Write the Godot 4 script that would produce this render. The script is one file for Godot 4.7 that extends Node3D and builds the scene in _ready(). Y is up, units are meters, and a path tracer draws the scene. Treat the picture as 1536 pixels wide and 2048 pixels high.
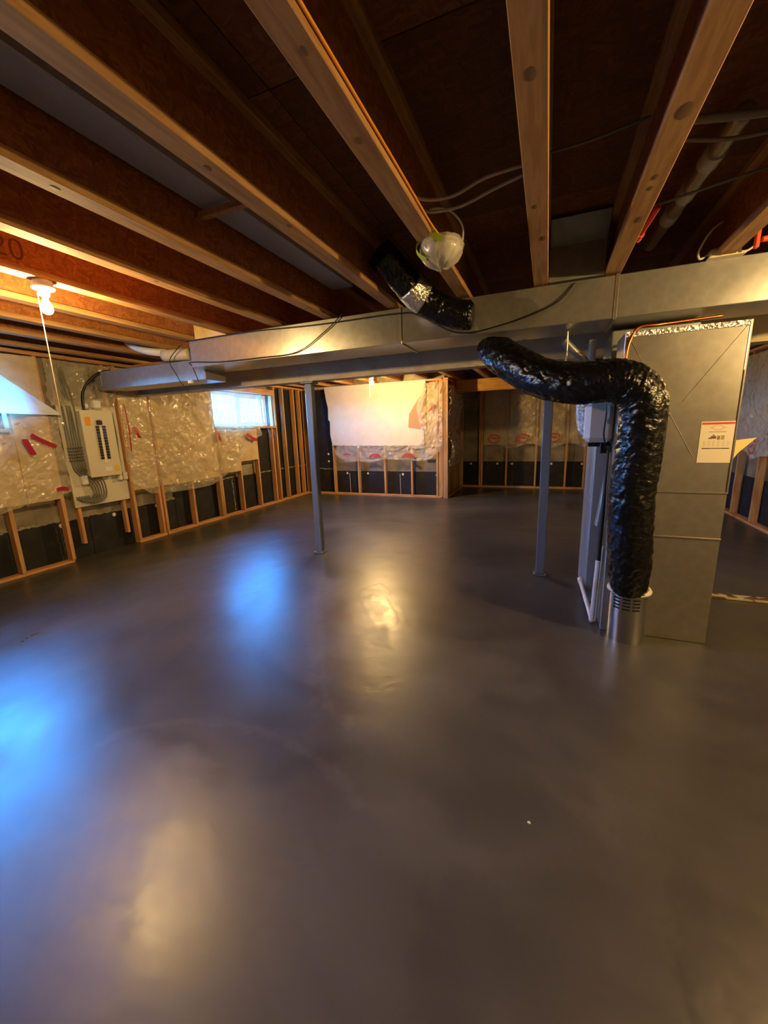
extends Node3D

const FLOOR_TO_JOIST := 2.30
var M := {}
var box_cache := {}
var rng := RandomNumberGenerator.new()

# ------------------------------------------------------------------ naming
func numbered(parent: Node, called: String) -> String:
	if not parent.has_node(NodePath(called)):
		return called
	var k := 1
	while parent.has_node(NodePath("%s_%03d" % [called, k])):
		k += 1
	return "%s_%03d" % [called, k]

func thing(called: String, label: String, category: String, at: Vector3, group := "") -> Node3D:
	var o := Node3D.new()
	o.name = numbered(self, called)
	add_child(o)
	o.position = at
	o.set_meta("label", label)
	o.set_meta("category", category)
	if group != "":
		o.set_meta("group", group)
	return o

func put(parent: Node3D, called: String, mesh: Mesh, mat: Material, at := Vector3.ZERO, b := Basis.IDENTITY, label := "") -> MeshInstance3D:
	# at is in world metres, whatever the parent
	var o := MeshInstance3D.new()
	o.mesh = mesh
	o.material_override = mat
	o.name = numbered(parent, called)
	parent.add_child(o, true)
	o.global_transform = Transform3D(b, at)
	if label != "":
		o.set_meta("label", label)
	return o

func single(called: String, label: String, category: String, mesh: Mesh, mat: Material, at := Vector3.ZERO, b := Basis.IDENTITY, group := "") -> MeshInstance3D:
	var o := put(self, called, mesh, mat, at, b, label)
	o.set_meta("category", category)
	if group != "":
		o.set_meta("group", group)
	return o

func struct(called: String, mesh: Mesh, mat: Material, at := Vector3.ZERO, label := "", category := "") -> MeshInstance3D:
	var o := put(self, called, mesh, mat, at)
	o.set_meta("kind", "structure")
	if label != "":
		o.set_meta("label", label)
		o.set_meta("category", category)
	return o

# ------------------------------------------------------------------ shapes
func tri(st: SurfaceTool, a: Vector3, b: Vector3, c: Vector3, out: Vector3) -> void:
	var n := (b - a).cross(c - a)
	if n.length_squared() < 1e-18:
		return
	n = n.normalized()
	var flip := n.dot(out) > 0.0
	var nn := n if flip else -n
	for p in ([a, c, b] if flip else [a, b, c]):
		st.set_normal(nn)
		st.add_vertex(p)

func quad(st: SurfaceTool, a: Vector3, b: Vector3, c: Vector3, d: Vector3, out: Vector3) -> void:
	tri(st, a, b, c, out)
	tri(st, a, c, d, out)

func add_box(st: SurfaceTool, s: Vector3, bevel: float, at := Vector3.ZERO, bs := Basis.IDENTITY) -> void:
	var h := s * 0.5
	var e := minf(bevel, minf(h.x, minf(h.y, h.z)) * 0.49)
	var P := func(face: int, x: int, y: int, z: int) -> Vector3:
		var v := Vector3(x * (h.x - e), y * (h.y - e), z * (h.z - e))
		if face == 0: v.x = x * h.x
		elif face == 1: v.y = y * h.y
		else: v.z = z * h.z
		return at + bs * v
	for s1 in [-1, 1]:
		quad(st, P.call(0, s1, -1, -1), P.call(0, s1, 1, -1), P.call(0, s1, 1, 1), P.call(0, s1, -1, 1), bs * Vector3(s1, 0, 0))
		quad(st, P.call(1, -1, s1, -1), P.call(1, 1, s1, -1), P.call(1, 1, s1, 1), P.call(1, -1, s1, 1), bs * Vector3(0, s1, 0))
		quad(st, P.call(2, -1, -1, s1), P.call(2, 1, -1, s1), P.call(2, 1, 1, s1), P.call(2, -1, 1, s1), bs * Vector3(0, 0, s1))
		for s2 in [-1, 1]:
			quad(st, P.call(0, s1, s2, -1), P.call(0, s1, s2, 1), P.call(1, s1, s2, 1), P.call(1, s1, s2, -1), bs * Vector3(s1, s2, 0))
			quad(st, P.call(0, s1, -1, s2), P.call(0, s1, 1, s2), P.call(2, s1, 1, s2), P.call(2, s1, -1, s2), bs * Vector3(s1, 0, s2))
			quad(st, P.call(1, -1, s1, s2), P.call(1, 1, s1, s2), P.call(2, 1, s1, s2), P.call(2, -1, s1, s2), bs * Vector3(0, s1, s2))
			for s3 in [-1, 1]:
				tri(st, P.call(0, s1, s2, s3), P.call(1, s1, s2, s3), P.call(2, s1, s2, s3), bs * Vector3(s1, s2, s3))

func begin() -> SurfaceTool:
	var st := SurfaceTool.new()
	st.begin(Mesh.PRIMITIVE_TRIANGLES)
	return st

func box(x: float, y: float, z: float, bevel := 0.003) -> Mesh:
	var key := "%.4f %.4f %.4f %.4f" % [x, y, z, bevel]
	if not box_cache.has(key):
		var st := begin()
		add_box(st, Vector3(x, y, z), bevel)
		box_cache[key] = st.commit()
	return box_cache[key]

# rows of points -> one smooth surface; wrap joins the last column to the first
func grid(rows: Array, wrap := false, inside = null, caps := false) -> ArrayMesh:
	var nr := rows.size()
	var nc: int = rows[0].size()
	var v := PackedVector3Array()
	for r in rows:
		v.append_array(r)
	var idx := PackedInt32Array()
	var cols := nc if wrap else nc - 1
	for i in nr - 1:
		for j in cols:
			var j2 := (j + 1) % nc
			var a := i * nc + j
			var b := i * nc + j2
			var c := (i + 1) * nc + j2
			var d := (i + 1) * nc + j
			idx.append_array(PackedInt32Array([a, b, c, a, c, d]))
	if caps:
		for e in [0, nr - 1]:
			var mid := Vector3.ZERO
			for j in nc:
				mid += v[e * nc + j]
			v.append(mid / nc)
			var m := v.size() - 1
			for j in nc:
				var j2 := (j + 1) % nc
				if e == 0: idx.append_array(PackedInt32Array([m, e * nc + j2, e * nc + j]))
				else: idx.append_array(PackedInt32Array([m, e * nc + j, e * nc + j2]))
	var n := PackedVector3Array()
	n.resize(v.size())
	for t in range(0, idx.size(), 3):
		var f := (v[idx[t + 2]] - v[idx[t]]).cross(v[idx[t + 1]] - v[idx[t]])
		n[idx[t]] += f
		n[idx[t + 1]] += f
		n[idx[t + 2]] += f
	# outward: away from the point "inside", or from the middle of a ring
	var flip := false
	var k := (nr / 2) * nc
	if wrap:
		var mid := Vector3.ZERO
		for j in nc:
			mid += v[k + j]
		flip = n[k].dot(v[k] - mid / nc) < 0.0
	elif inside != null:
		k += nc / 2
		flip = n[k].dot(v[k] - inside) < 0.0
	if flip:
		for t in range(0, idx.size(), 3):
			var s := idx[t + 1]
			idx[t + 1] = idx[t + 2]
			idx[t + 2] = s
		for i in n.size():
			n[i] = -n[i]
	for i in n.size():
		n[i] = n[i].normalized() if n[i].length_squared() > 1e-20 else Vector3.UP
	var arr := []
	arr.resize(Mesh.ARRAY_MAX)
	arr[Mesh.ARRAY_VERTEX] = v
	arr[Mesh.ARRAY_NORMAL] = n
	arr[Mesh.ARRAY_INDEX] = idx
	var m := ArrayMesh.new()
	m.add_surface_from_arrays(Mesh.PRIMITIVE_TRIANGLES, arr)
	return m

func spline(p: Array, per: int) -> PackedVector3Array:
	var out := PackedVector3Array()
	for i in p.size() - 1:
		var a: Vector3 = p[maxi(i - 1, 0)]
		var d: Vector3 = p[mini(i + 2, p.size() - 1)]
		for k in per:
			out.append(p[i].cubic_interpolate(p[i + 1], a, d, float(k) / per))
	out.append(p[-1])
	return out

# tube along a path; radius(t, angle) -> metres
func tube(path: PackedVector3Array, seg: int, radius: Callable) -> ArrayMesh:
	var rows := []
	var side := Vector3.ZERO
	for i in path.size():
		var dir := (path[mini(i + 1, path.size() - 1)] - path[maxi(i - 1, 0)]).normalized()
		if i == 0:
			side = dir.cross(Vector3.UP if absf(dir.y) < 0.9 else Vector3.RIGHT).normalized()
		side = (side - dir * side.dot(dir)).normalized()
		var other := dir.cross(side)
		var row := PackedVector3Array()
		var t := float(i) / (path.size() - 1)
		for j in seg:
			var a := TAU * j / seg
			row.append(path[i] + (side * cos(a) + other * sin(a)) * float(radius.call(t, a)))
		rows.append(row)
	return grid(rows, true, null, true)

func cable(pts: Array, r: float, per := 8) -> ArrayMesh:
	return tube(spline(pts, per), 7, func(_t: float, _a: float): return r)

func rod(a: Vector3, b: Vector3, r: float, seg := 16) -> ArrayMesh:
	return tube(PackedVector3Array([a, a.lerp(b, 0.02), a.lerp(b, 0.98), b]), seg, func(t: float, _a: float): return r)

# profile: [radius, height] pairs turned about y
func lathe(profile: Array, seg := 28, round_share := TAU, start := 0.0) -> ArrayMesh:
	var rows := []
	var whole := round_share >= TAU - 0.001
	for p in profile:
		var row := PackedVector3Array()
		for j in (seg if whole else seg + 1):
			var a := start + round_share * j / seg
			row.append(Vector3(cos(a) * p[0], p[1], sin(a) * p[0]))
		rows.append(row)
	return grid(rows, whole, Vector3(0, profile[profile.size() / 2][1], 0))

# flat polygon in the x-y plane with thickness along z, turned by the caller
func slab(poly: PackedVector2Array, thick: float) -> Mesh:
	var st := begin()
	var idx := Geometry2D.triangulate_polygon(poly)
	var mid := Vector2.ZERO
	for p in poly:
		mid += p / poly.size()
	for t in range(0, idx.size(), 3):
		for z in [-1.0, 1.0]:
			var q := []
			for k in 3:
				q.append(Vector3(poly[idx[t + k]].x, poly[idx[t + k]].y, z * thick * 0.5))
			tri(st, q[0], q[1], q[2], Vector3(0, 0, z))
	for i in poly.size():
		var a := poly[i]
		var b := poly[(i + 1) % poly.size()]
		var o := (b - a).orthogonal()
		if Geometry2D.is_polygon_clockwise(poly):
			o = -o
		quad(st, Vector3(a.x, a.y, -thick / 2), Vector3(b.x, b.y, -thick / 2), Vector3(b.x, b.y, thick / 2), Vector3(a.x, a.y, thick / 2), Vector3(-o.x, -o.y, 0) * -1.0)
	return st.commit()

# ------------------------------------------------------------------ textures
func lut_texture(noise: Image, stops: Array, cols: Array) -> ImageTexture:
	var g := Gradient.new()
	g.offsets = PackedFloat32Array(stops)
	g.colors = PackedColorArray(cols)
	var lut := PackedByteArray()
	for i in 256:
		var c := g.sample(i / 255.0)
		lut.append_array(PackedByteArray([c.r8, c.g8, c.b8]))
	var src := noise.get_data()
	var out := PackedByteArray()
	out.resize(src.size() * 3)
	for i in src.size():
		var k := src[i] * 3
		out[i * 3] = lut[k]
		out[i * 3 + 1] = lut[k + 1]
		out[i * 3 + 2] = lut[k + 2]
	return ImageTexture.create_from_image(Image.create_from_data(noise.get_width(), noise.get_height(), false, Image.FORMAT_RGB8, out))

func noise_image(w: int, h: int, kind: int, freq: float, seed_: int, octaves := 4, warp := 0.0) -> Image:
	var n := FastNoiseLite.new()
	n.noise_type = kind
	n.frequency = freq
	n.seed = seed_
	n.fractal_octaves = octaves
	if warp > 0.0:
		n.domain_warp_enabled = true
		n.domain_warp_amplitude = warp
		n.domain_warp_frequency = freq * 0.7
	var im := n.get_seamless_image(w, h)
	im.convert(Image.FORMAT_L8)
	return im

func bump_texture(w: int, kind: int, freq: float, seed_: int, strength: float, octaves := 4, warp := 0.0) -> ImageTexture:
	var im := noise_image(w, w, kind, freq, seed_, octaves, warp)
	im.convert(Image.FORMAT_RGBA8)
	im.bump_map_to_normal_map(strength)
	return ImageTexture.create_from_image(im)

func mat(called: String, c: Color, rough := 0.7, metal := 0.0, tex: Texture2D = null, scale := Vector3.ONE, world := true) -> StandardMaterial3D:
	var m := StandardMaterial3D.new()
	m.resource_name = called
	m.albedo_color = c
	m.roughness = rough
	m.metallic = metal
	if tex:
		m.albedo_texture = tex
		m.uv1_triplanar = true
		m.uv1_world_triplanar = world
		m.uv1_triplanar_sharpness = 8.0
		m.uv1_scale = scale
	M[called] = m
	return m

func with_normal(m: StandardMaterial3D, t: Texture2D, amount: float, scale := Vector3.ZERO) -> void:
	m.normal_enabled = true
	m.normal_texture = t
	m.normal_scale = amount
	if scale != Vector3.ZERO:
		m.uv1_triplanar = true
		m.uv1_world_triplanar = true
		m.uv1_scale = scale

func osb_image(seed_: int, low: Color, high: Color) -> ImageTexture:
	var r := RandomNumberGenerator.new()
	r.seed = seed_
	var im := Image.create(512, 512, false, Image.FORMAT_RGB8)
	im.fill(low.lerp(high, 0.5))
	for k in 5200:
		var long := r.randi_range(14, 52)
		var wide := r.randi_range(2, 7)
		var c := low.lerp(high, r.randf())
		var across := r.randf() < 0.35
		var x := r.randi_range(-20, 511)
		var y := r.randi_range(-20, 511)
		var lean := r.randf_range(-0.55, 0.55)
		for k2 in range(0, long, 3):
			var off := int(k2 * lean)
			if across: im.fill_rect(Rect2i(x + off, y + k2, wide, 3), c)
			else: im.fill_rect(Rect2i(x + k2, y + off, 3, wide), c)
	return ImageTexture.create_from_image(im)

func make_materials() -> void:
	var simplex := FastNoiseLite.TYPE_SIMPLEX_SMOOTH
	var grain := noise_image(512, 512, simplex, 0.012, 3, 5)
	var wood_a := lut_texture(grain, [0.0, 0.45, 0.62, 1.0], [Color(0.60, 0.46, 0.30), Color(0.74, 0.58, 0.39), Color(0.80, 0.65, 0.45), Color(0.66, 0.50, 0.33)])
	var wood_b := lut_texture(grain, [0.0, 0.4, 0.65, 1.0], [Color(0.62, 0.42, 0.26), Color(0.78, 0.56, 0.36), Color(0.83, 0.63, 0.43), Color(0.70, 0.49, 0.31)])
	# grain runs along the piece: along y for studs, along z for joist flanges, along x for plates
	mat("stud_wood", Color(1, 1, 1), 0.75, 0.0, wood_b, Vector3(2.6, 0.22, 2.6))
	mat("stud_wood_pale", Color(1.0, 0.97, 0.92), 0.75, 0.0, wood_a, Vector3(2.2, 0.2, 2.2))
	mat("plate_wood", Color(1, 1, 1), 0.75, 0.0, wood_b, Vector3(0.25, 2.6, 2.6))
	mat("plate_wood_deep", Color(1, 1, 1), 0.75, 0.0, wood_b, Vector3(2.6, 2.6, 0.25))
	mat("flange_wood", Color(0.93, 0.88, 0.80), 0.72, 0.0, wood_a, Vector3(3.1, 3.1, 0.28))
	mat("header_wood", Color(1.0, 0.90, 0.50), 0.6, 0.0, wood_a, Vector3(0.3, 3.0, 3.0))
	mat("knot", Color(0.50, 0.37, 0.23), 0.7)
	mat("osb_web", Color(1, 1, 1), 0.75, 0.0, osb_image(11, Color(0.52, 0.29, 0.12), Color(0.68, 0.42, 0.19)), Vector3(0.9, 0.9, 0.9))
	mat("osb_floor", Color(1, 1, 1), 0.8, 0.0, osb_image(12, Color(0.44, 0.26, 0.13), Color(0.57, 0.36, 0.18)), Vector3(0.8, 0.8, 0.8))
	mat("osb_floor_dark", Color(0.85, 0.85, 0.85), 0.8, 0.0, M.osb_floor.albedo_texture, Vector3(0.7, 0.7, 0.7))
	mat("stamp_ink", Color(0.36, 0.19, 0.09), 0.8)
	var patch := noise_image(512, 512, simplex, 0.009, 21, 6, 20.0)
	mat("concrete", Color(1, 1, 1), 0.9, 0.0, lut_texture(patch, [0.0, 0.5, 1.0], [Color(0.42, 0.39, 0.33), Color(0.55, 0.51, 0.43), Color(0.64, 0.60, 0.52)]), Vector3(0.5, 0.5, 0.5))
	mat("black_board", Color(1, 1, 1), 0.75, 0.0, lut_texture(patch, [0.0, 0.6, 0.8, 1.0], [Color(0.06, 0.06, 0.065), Color(0.10, 0.10, 0.105), Color(0.13, 0.13, 0.13), Color(0.24, 0.23, 0.22)]), Vector3(0.9, 0.9, 0.9))
	mat("mortar", Color(0.62, 0.60, 0.55), 0.95, 0.0, lut_texture(patch, [0.0, 0.5, 1.0], [Color(0.6, 0.6, 0.58), Color(0.9, 0.9, 0.88), Color(1, 1, 1)]), Vector3(3, 3, 3))
	mat("washer", Color(0.88, 0.87, 0.84), 0.5)
	var fibre := noise_image(512, 512, simplex, 0.02, 31, 5, 8.0)
	mat("batt", Color(1, 1, 1), 0.95, 0.0, lut_texture(fibre, [0.0, 0.5, 1.0], [Color(0.70, 0.61, 0.43), Color(0.76, 0.68, 0.50), Color(0.81, 0.73, 0.56)]), Vector3(0.6, 0.6, 0.6))
	mat("batt_paper", Color(1, 1, 1), 0.9, 0.0, lut_texture(fibre, [0.0, 0.5, 1.0], [Color(0.74, 0.64, 0.46), Color(0.80, 0.71, 0.53), Color(0.85, 0.77, 0.60)]), Vector3(0.5, 0.5, 0.5))
	mat("tan_board", Color(1, 1, 1), 0.75, 0.0, lut_texture(fibre, [0.0, 0.5, 1.0], [Color(0.82, 0.76, 0.64), Color(0.84, 0.78, 0.66), Color(0.86, 0.80, 0.69)]), Vector3(0.4, 0.4, 0.4))
	mat("kraft", Color(0.66, 0.52, 0.36), 0.85)
	# galvanised sheet: crystal spangle
	var spangle := noise_image(512, 512, FastNoiseLite.TYPE_CELLULAR, 0.03, 41, 2)
	var zinc := lut_texture(spangle, [0.0, 0.5, 1.0], [Color(0.70, 0.70, 0.68), Color(0.73, 0.73, 0.71), Color(0.77, 0.77, 0.75)])
	var wave := bump_texture(512, simplex, 0.004, 43, 3.0, 2)
	var g := mat("galvanised", Color(1, 1, 1), 0.28, 0.78, zinc, Vector3(1.2, 1.2, 1.2))
	with_normal(g, wave, 0.35)
	g = mat("galvanised_dull", Color(0.88, 0.88, 0.88), 0.36, 0.60, zinc, Vector3(1.0, 1.0, 1.0))
	with_normal(g, wave, 0.35)
	g = mat("galvanised_box", Color(0.95, 0.93, 0.90), 0.36, 0.82, zinc, Vector3(1.0, 1.0, 1.0))
	with_normal(g, wave, 0.5)
	mat("pail_steel", Color(0.80, 0.80, 0.80), 0.24, 1.0)
	mat("pan_steel", Color(0.70, 0.72, 0.74), 0.5, 0.2)
	g = mat("furnace_paint", Color(0.60, 0.61, 0.62), 0.42, 0.35)
	mat("seam_metal", Color(0.82, 0.80, 0.76), 0.3, 0.95)
	mat("foil_tape", Color(0.88, 0.88, 0.86), 0.3, 0.9)
	with_normal(M.foil_tape, bump_texture(256, simplex, 0.03, 45, 14.0), 0.8, Vector3(5, 5, 5))
	mat("foil_flex", Color(0.85, 0.86, 0.88), 0.2, 1.0)
	with_normal(M.foil_flex, bump_texture(256, simplex, 0.05, 46, 18.0), 1.2, Vector3(5, 5, 5))
	mat("post_paint", Color(0.50, 0.53, 0.55), 0.4, 0.3)
	mat("beam_paint", Color(0.80, 0.74, 0.61), 0.55, 0.0, lut_texture(patch, [0.0, 0.5, 1.0], [Color(0.85, 0.85, 0.85), Color(1, 1, 1), Color(1, 1, 1)]), Vector3(0.8, 0.8, 0.8))
	mat("black_film", Color(0.04, 0.041, 0.045), 0.30)
	with_normal(M.black_film, bump_texture(512, FastNoiseLite.TYPE_SIMPLEX, 0.012, 47, 12.0, 3, 20.0), 0.7, Vector3(1.6, 3.0, 1.6))
	mat("pvc_white", Color(0.88, 0.88, 0.86), 0.35)
	mat("plastic_white", Color(0.86, 0.84, 0.80), 0.4)
	mat("porcelain", Color(0.92, 0.91, 0.88), 0.25)
	mat("cream_steel", Color(0.84, 0.80, 0.70), 0.4)
	mat("board_white", Color(0.83, 0.80, 0.72), 0.7)
	mat("black_plastic", Color(0.04, 0.04, 0.045), 0.45)
	mat("dark_rubber", Color(0.08, 0.08, 0.085), 0.6)
	mat("dark_hole", Color(0.02, 0.02, 0.02), 0.9)
	mat("cable_white", Color(0.78, 0.74, 0.66), 0.5)
	mat("cable_grey", Color(0.42, 0.41, 0.38), 0.55)
	mat("cable_black", Color(0.06, 0.055, 0.05), 0.5)
	mat("copper", Color(0.78, 0.42, 0.24), 0.3, 1.0)
	mat("red_tape", Color(0.66, 0.11, 0.09), 0.35)
	mat("red_print", Color(0.72, 0.18, 0.16), 0.5)
	mat("pink_tape", Color(0.64, 0.13, 0.20), 0.35)
	mat("orange_pipe", Color(0.85, 0.32, 0.14), 0.45)
	mat("lime_tape", Color(0.66, 0.74, 0.18), 0.5)
	mat("orange_label", Color(0.90, 0.60, 0.16), 0.6)
	mat("yellow_label", Color(0.88, 0.72, 0.12), 0.6)
	mat("blue_switch", Color(0.16, 0.22, 0.52), 0.4)
	mat("white_label", Color(0.9, 0.88, 0.84), 0.6)
	mat("vinyl", Color(0.86, 0.87, 0.87), 0.4)
	mat("paper_yellow", Color(0.86, 0.77, 0.52), 0.8)
	mat("well_steel", Color(0.62, 0.65, 0.68), 0.5, 0.4)
	mat("fence_board", Color(0.60, 0.62, 0.62), 0.85)
	mat("gravel", Color(0.52, 0.51, 0.49), 0.95)
	mat("strip_paint", Color(1, 1, 1), 0.8, 0.0, lut_texture(patch, [0.0, 0.42, 0.5, 1.0], [Color(0.30, 0.25, 0.18), Color(0.36, 0.30, 0.22), Color(0.72, 0.68, 0.58), Color(0.78, 0.74, 0.66)]), Vector3(1.3, 1.3, 1.3))
	# clear film
	var cells := FastNoiseLite.new()
	cells.noise_type = FastNoiseLite.TYPE_CELLULAR
	cells.cellular_return_type = FastNoiseLite.RETURN_DISTANCE2_SUB
	cells.cellular_jitter = 1.0
	cells.frequency = 0.016
	cells.seed = 51
	cells.fractal_octaves = 2
	cells.domain_warp_enabled = true
	cells.domain_warp_amplitude = 25.0
	cells.domain_warp_frequency = 0.01
	var ci := cells.get_seamless_image(512, 512)
	ci.convert(Image.FORMAT_RGBA8)
	ci.bump_map_to_normal_map(8.0)
	var crumple := ImageTexture.create_from_image(ci)
	var f := StandardMaterial3D.new()
	f.resource_name = "clear_film"
	f.transparency = BaseMaterial3D.TRANSPARENCY_ALPHA
	f.albedo_color = Color(0.90, 0.85, 0.75, 0.32)
	f.roughness = 0.16
	with_normal(f, crumple, 0.7, Vector3(0.8, 0.8, 0.8))
	M["clear_film"] = f
	var f2 := f.duplicate()
	f2.resource_name = "milky_film"
	f2.albedo_color = Color(0.90, 0.87, 0.80, 0.50)
	M["milky_film"] = f2
	var fl := mat("flap_film", Color(0.86, 0.87, 0.88), 0.5)
	fl.backlight_enabled = true
	fl.backlight = Color(0.75, 0.75, 0.75)
	var gl := StandardMaterial3D.new()
	gl.resource_name = "window_glass"
	gl.transparency = BaseMaterial3D.TRANSPARENCY_ALPHA
	gl.albedo_color = Color(0.9, 0.95, 0.95, 0.04)
	gl.roughness = 0.0
	M["window_glass"] = gl
	var bulb := StandardMaterial3D.new()
	bulb.resource_name = "lit_bulb"
	bulb.albedo_color = Color(1, 0.95, 0.85)
	bulb.emission_enabled = true
	bulb.emission = Color(1.0, 0.86, 0.55)
	bulb.emission_energy_multiplier = 14.0
	M["lit_bulb"] = bulb

# dried smears: x, z, half width, cos and sin of the turn, half length
const DRY := [[-1.95, -3.05, 0.10, 0.8, 0.6, 0.32], [-1.72, -2.66, 0.09, 0.8, 0.6, 0.16], [-1.25, -2.62, 0.16, 0.9, 0.44, 0.26], [-1.02, -2.30, 0.10, 0.9, 0.44, 0.20], [-1.5, -2.2, 0.05, 0.83, 0.56, 0.7]]

func floor_material() -> StandardMaterial3D:
	# one map over the whole slab (13.4 m), drawn in metres: trowel marks and patches where they lie
	var n := 1024
	var span := 13.4
	var a := FastNoiseLite.new()
	a.noise_type = FastNoiseLite.TYPE_SIMPLEX_SMOOTH
	a.seed = 5
	a.frequency = 0.55
	a.fractal_octaves = 5
	a.domain_warp_enabled = true
	a.domain_warp_amplitude = 0.7
	a.domain_warp_frequency = 0.5
	var b := FastNoiseLite.new()
	b.noise_type = FastNoiseLite.TYPE_SIMPLEX_SMOOTH
	b.seed = 9
	b.frequency = 2.4
	b.fractal_octaves = 4
	var col := PackedByteArray()
	col.resize(n * n * 3)
	var rough := PackedByteArray()
	rough.resize(n * n)
	var high := PackedByteArray()
	high.resize(n * n)
	for j in n:
		var z := j * span / n - 10.4
		for i in n:
			var x := i * span / n - 6.7
			var p := a.get_noise_2d(x, z)
			var q := b.get_noise_2d(x * 0.8, z * 1.5)
			var edge := smoothstep(0.02, 0.05, p) - smoothstep(-0.26, -0.24, -absf(p - 0.12))
			var rad := Vector2(x + 0.9, z + 0.2).length()
			var sweep := a.get_noise_2d(rad * 3.2 + 40.0, atan2(z + 0.2, x + 0.9) * 0.9)
			var sweep2 := b.get_noise_2d(Vector2(x - 0.6, z + 2.6).length() * 2.2, atan2(z + 2.6, x - 0.6) * 0.6)
			# dried smears of paste by the post and along the middle joint
			var dry := 0.0
			for d in DRY:
				var dd := Vector2((x - d[0]) * d[3] - (z - d[1]) * d[4], (x - d[0]) * d[4] + (z - d[1]) * d[3])
				var reach := sqrt(dd.x * dd.x / (d[2] * d[2]) + dd.y * dd.y / (d[5] * d[5])) + 0.9 * b.get_noise_2d(x * 2.5, z * 2.5)
				dry = maxf(dry, 1.0 - smoothstep(0.85, 1.0, reach))
			var smear := clampf(sweep * 1.6, -1, 1) * 0.6 + clampf(sweep2, -1, 1) * 0.5
			var v := 0.272 + 0.034 * smear + 0.035 * dry + 0.03 * clampf(p * 2.2, -1, 1) + 0.02 * q + 0.012 * edge
			var k := (j * n + i)
			col[k * 3] = int(clampf(v * 1.02, 0, 1) * 255)
			col[k * 3 + 1] = int(clampf(v * 0.995, 0, 1) * 255)
			col[k * 3 + 2] = int(clampf(v * 0.91, 0, 1) * 255)
			rough[k] = int(clampf(0.36 + 0.06 * p + 0.04 * q + 0.03 * edge - 0.055 * smear + 0.05 * dry, 0, 1) * 255)
			high[k] = int(clampf(0.5 + 0.26 * p + 0.14 * q + 0.02 * edge + 0.05 * smear, 0, 1) * 255)
	var ci := Image.create_from_data(n, n, false, Image.FORMAT_RGB8, col)
	var ri := Image.create_from_data(n, n, false, Image.FORMAT_L8, rough)
	var hi := Image.create_from_data(n, n, false, Image.FORMAT_L8, high)
	# trowel arcs: pale smears of finer paste
	var arcs := [
		[[-1.86, -0.95], [-1.82, -1.06], [-1.65, -1.18], [-1.46, -1.25], [-1.21, -1.28], [-0.96, -1.25], [-0.72, -1.17], [-0.60, -1.10]],
		[[-2.30, -3.70], [-1.99, -3.18], [-1.75, -2.65], [-1.48, -2.29], [-1.02, -1.58], [-0.82, -1.46]],
		[[-1.35, -3.12], [-1.22, -2.98], [-1.19, -2.84], [-1.02, -2.62], [-0.96, -2.46]],
		[[-1.35, -3.12], [-1.42, -2.95], [-1.30, -2.70], [-1.03, -2.36], [-0.93, -2.12]],
	]
	for line in arcs:
		var pts := []
		for q in line:
			pts.append(Vector3(q[0], 0, q[1]))
		var seen := {}
		for q in spline(pts, 40):
			var px := int((q.x + 6.7) / span * n)
			var pz := int((q.z + 10.4) / span * n)
			var wide := 1 if b.get_noise_2d(q.x * 3.0, q.z * 3.0) < 0.1 else 2
			for dz in range(-wide, wide + 1):
				for dx in range(-wide, wide + 1):
					var at := Vector2i(px + dx, pz + dz)
					if dx * dx + dz * dz > wide * wide or seen.has(at): continue
					seen[at] = true
					ci.set_pixelv(at, ci.get_pixelv(at).lerp(Color(0.46, 0.44, 0.41), 0.22 + 0.15 * b.get_noise_2d(q.x * 9.0, q.z * 9.0)))
					var hh := hi.get_pixelv(at).r + 0.06
					hi.set_pixelv(at, Color(hh, hh, hh))
	var m := StandardMaterial3D.new()
	m.resource_name = "floor_sealed_concrete"
	m.albedo_texture = ImageTexture.create_from_image(ci)
	m.roughness = 1.0
	m.roughness_texture = ImageTexture.create_from_image(ri)
	m.metallic_specular = 0.7
	m.normal_enabled = true
	hi.convert(Image.FORMAT_RGBA8)
	hi.bump_map_to_normal_map(1.0)
	m.normal_texture = ImageTexture.create_from_image(hi)
	m.normal_scale = 0.5
	return m

func floor_mesh() -> ArrayMesh:
	var arr := []
	arr.resize(Mesh.ARRAY_MAX)
	var c := [Vector2(-5.32, 2.2), Vector2(-5.32, -9.6), Vector2(2.85, -9.6), Vector2(2.85, 2.2)]
	var v := PackedVector3Array()
	var uv := PackedVector2Array()
	var nn := PackedVector3Array()
	var tg := PackedFloat32Array()
	for y in [0.0, -0.12]:
		for p in c:
			v.append(Vector3(p.x, y, p.y))
			uv.append(Vector2((p.x + 6.7) / 13.4, (p.y + 10.4) / 13.4))
			nn.append(Vector3.UP if y == 0.0 else Vector3.DOWN)
			tg.append_array(PackedFloat32Array([1, 0, 0, 1]))
	arr[Mesh.ARRAY_VERTEX] = v
	arr[Mesh.ARRAY_NORMAL] = nn
	arr[Mesh.ARRAY_TANGENT] = tg
	arr[Mesh.ARRAY_TEX_UV] = uv
	arr[Mesh.ARRAY_INDEX] = PackedInt32Array([0, 1, 2, 0, 2, 3, 4, 6, 5, 4, 7, 6])
	var m := ArrayMesh.new()
	m.add_surface_from_arrays(Mesh.PRIMITIVE_TRIANGLES, arr)
	return m

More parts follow.
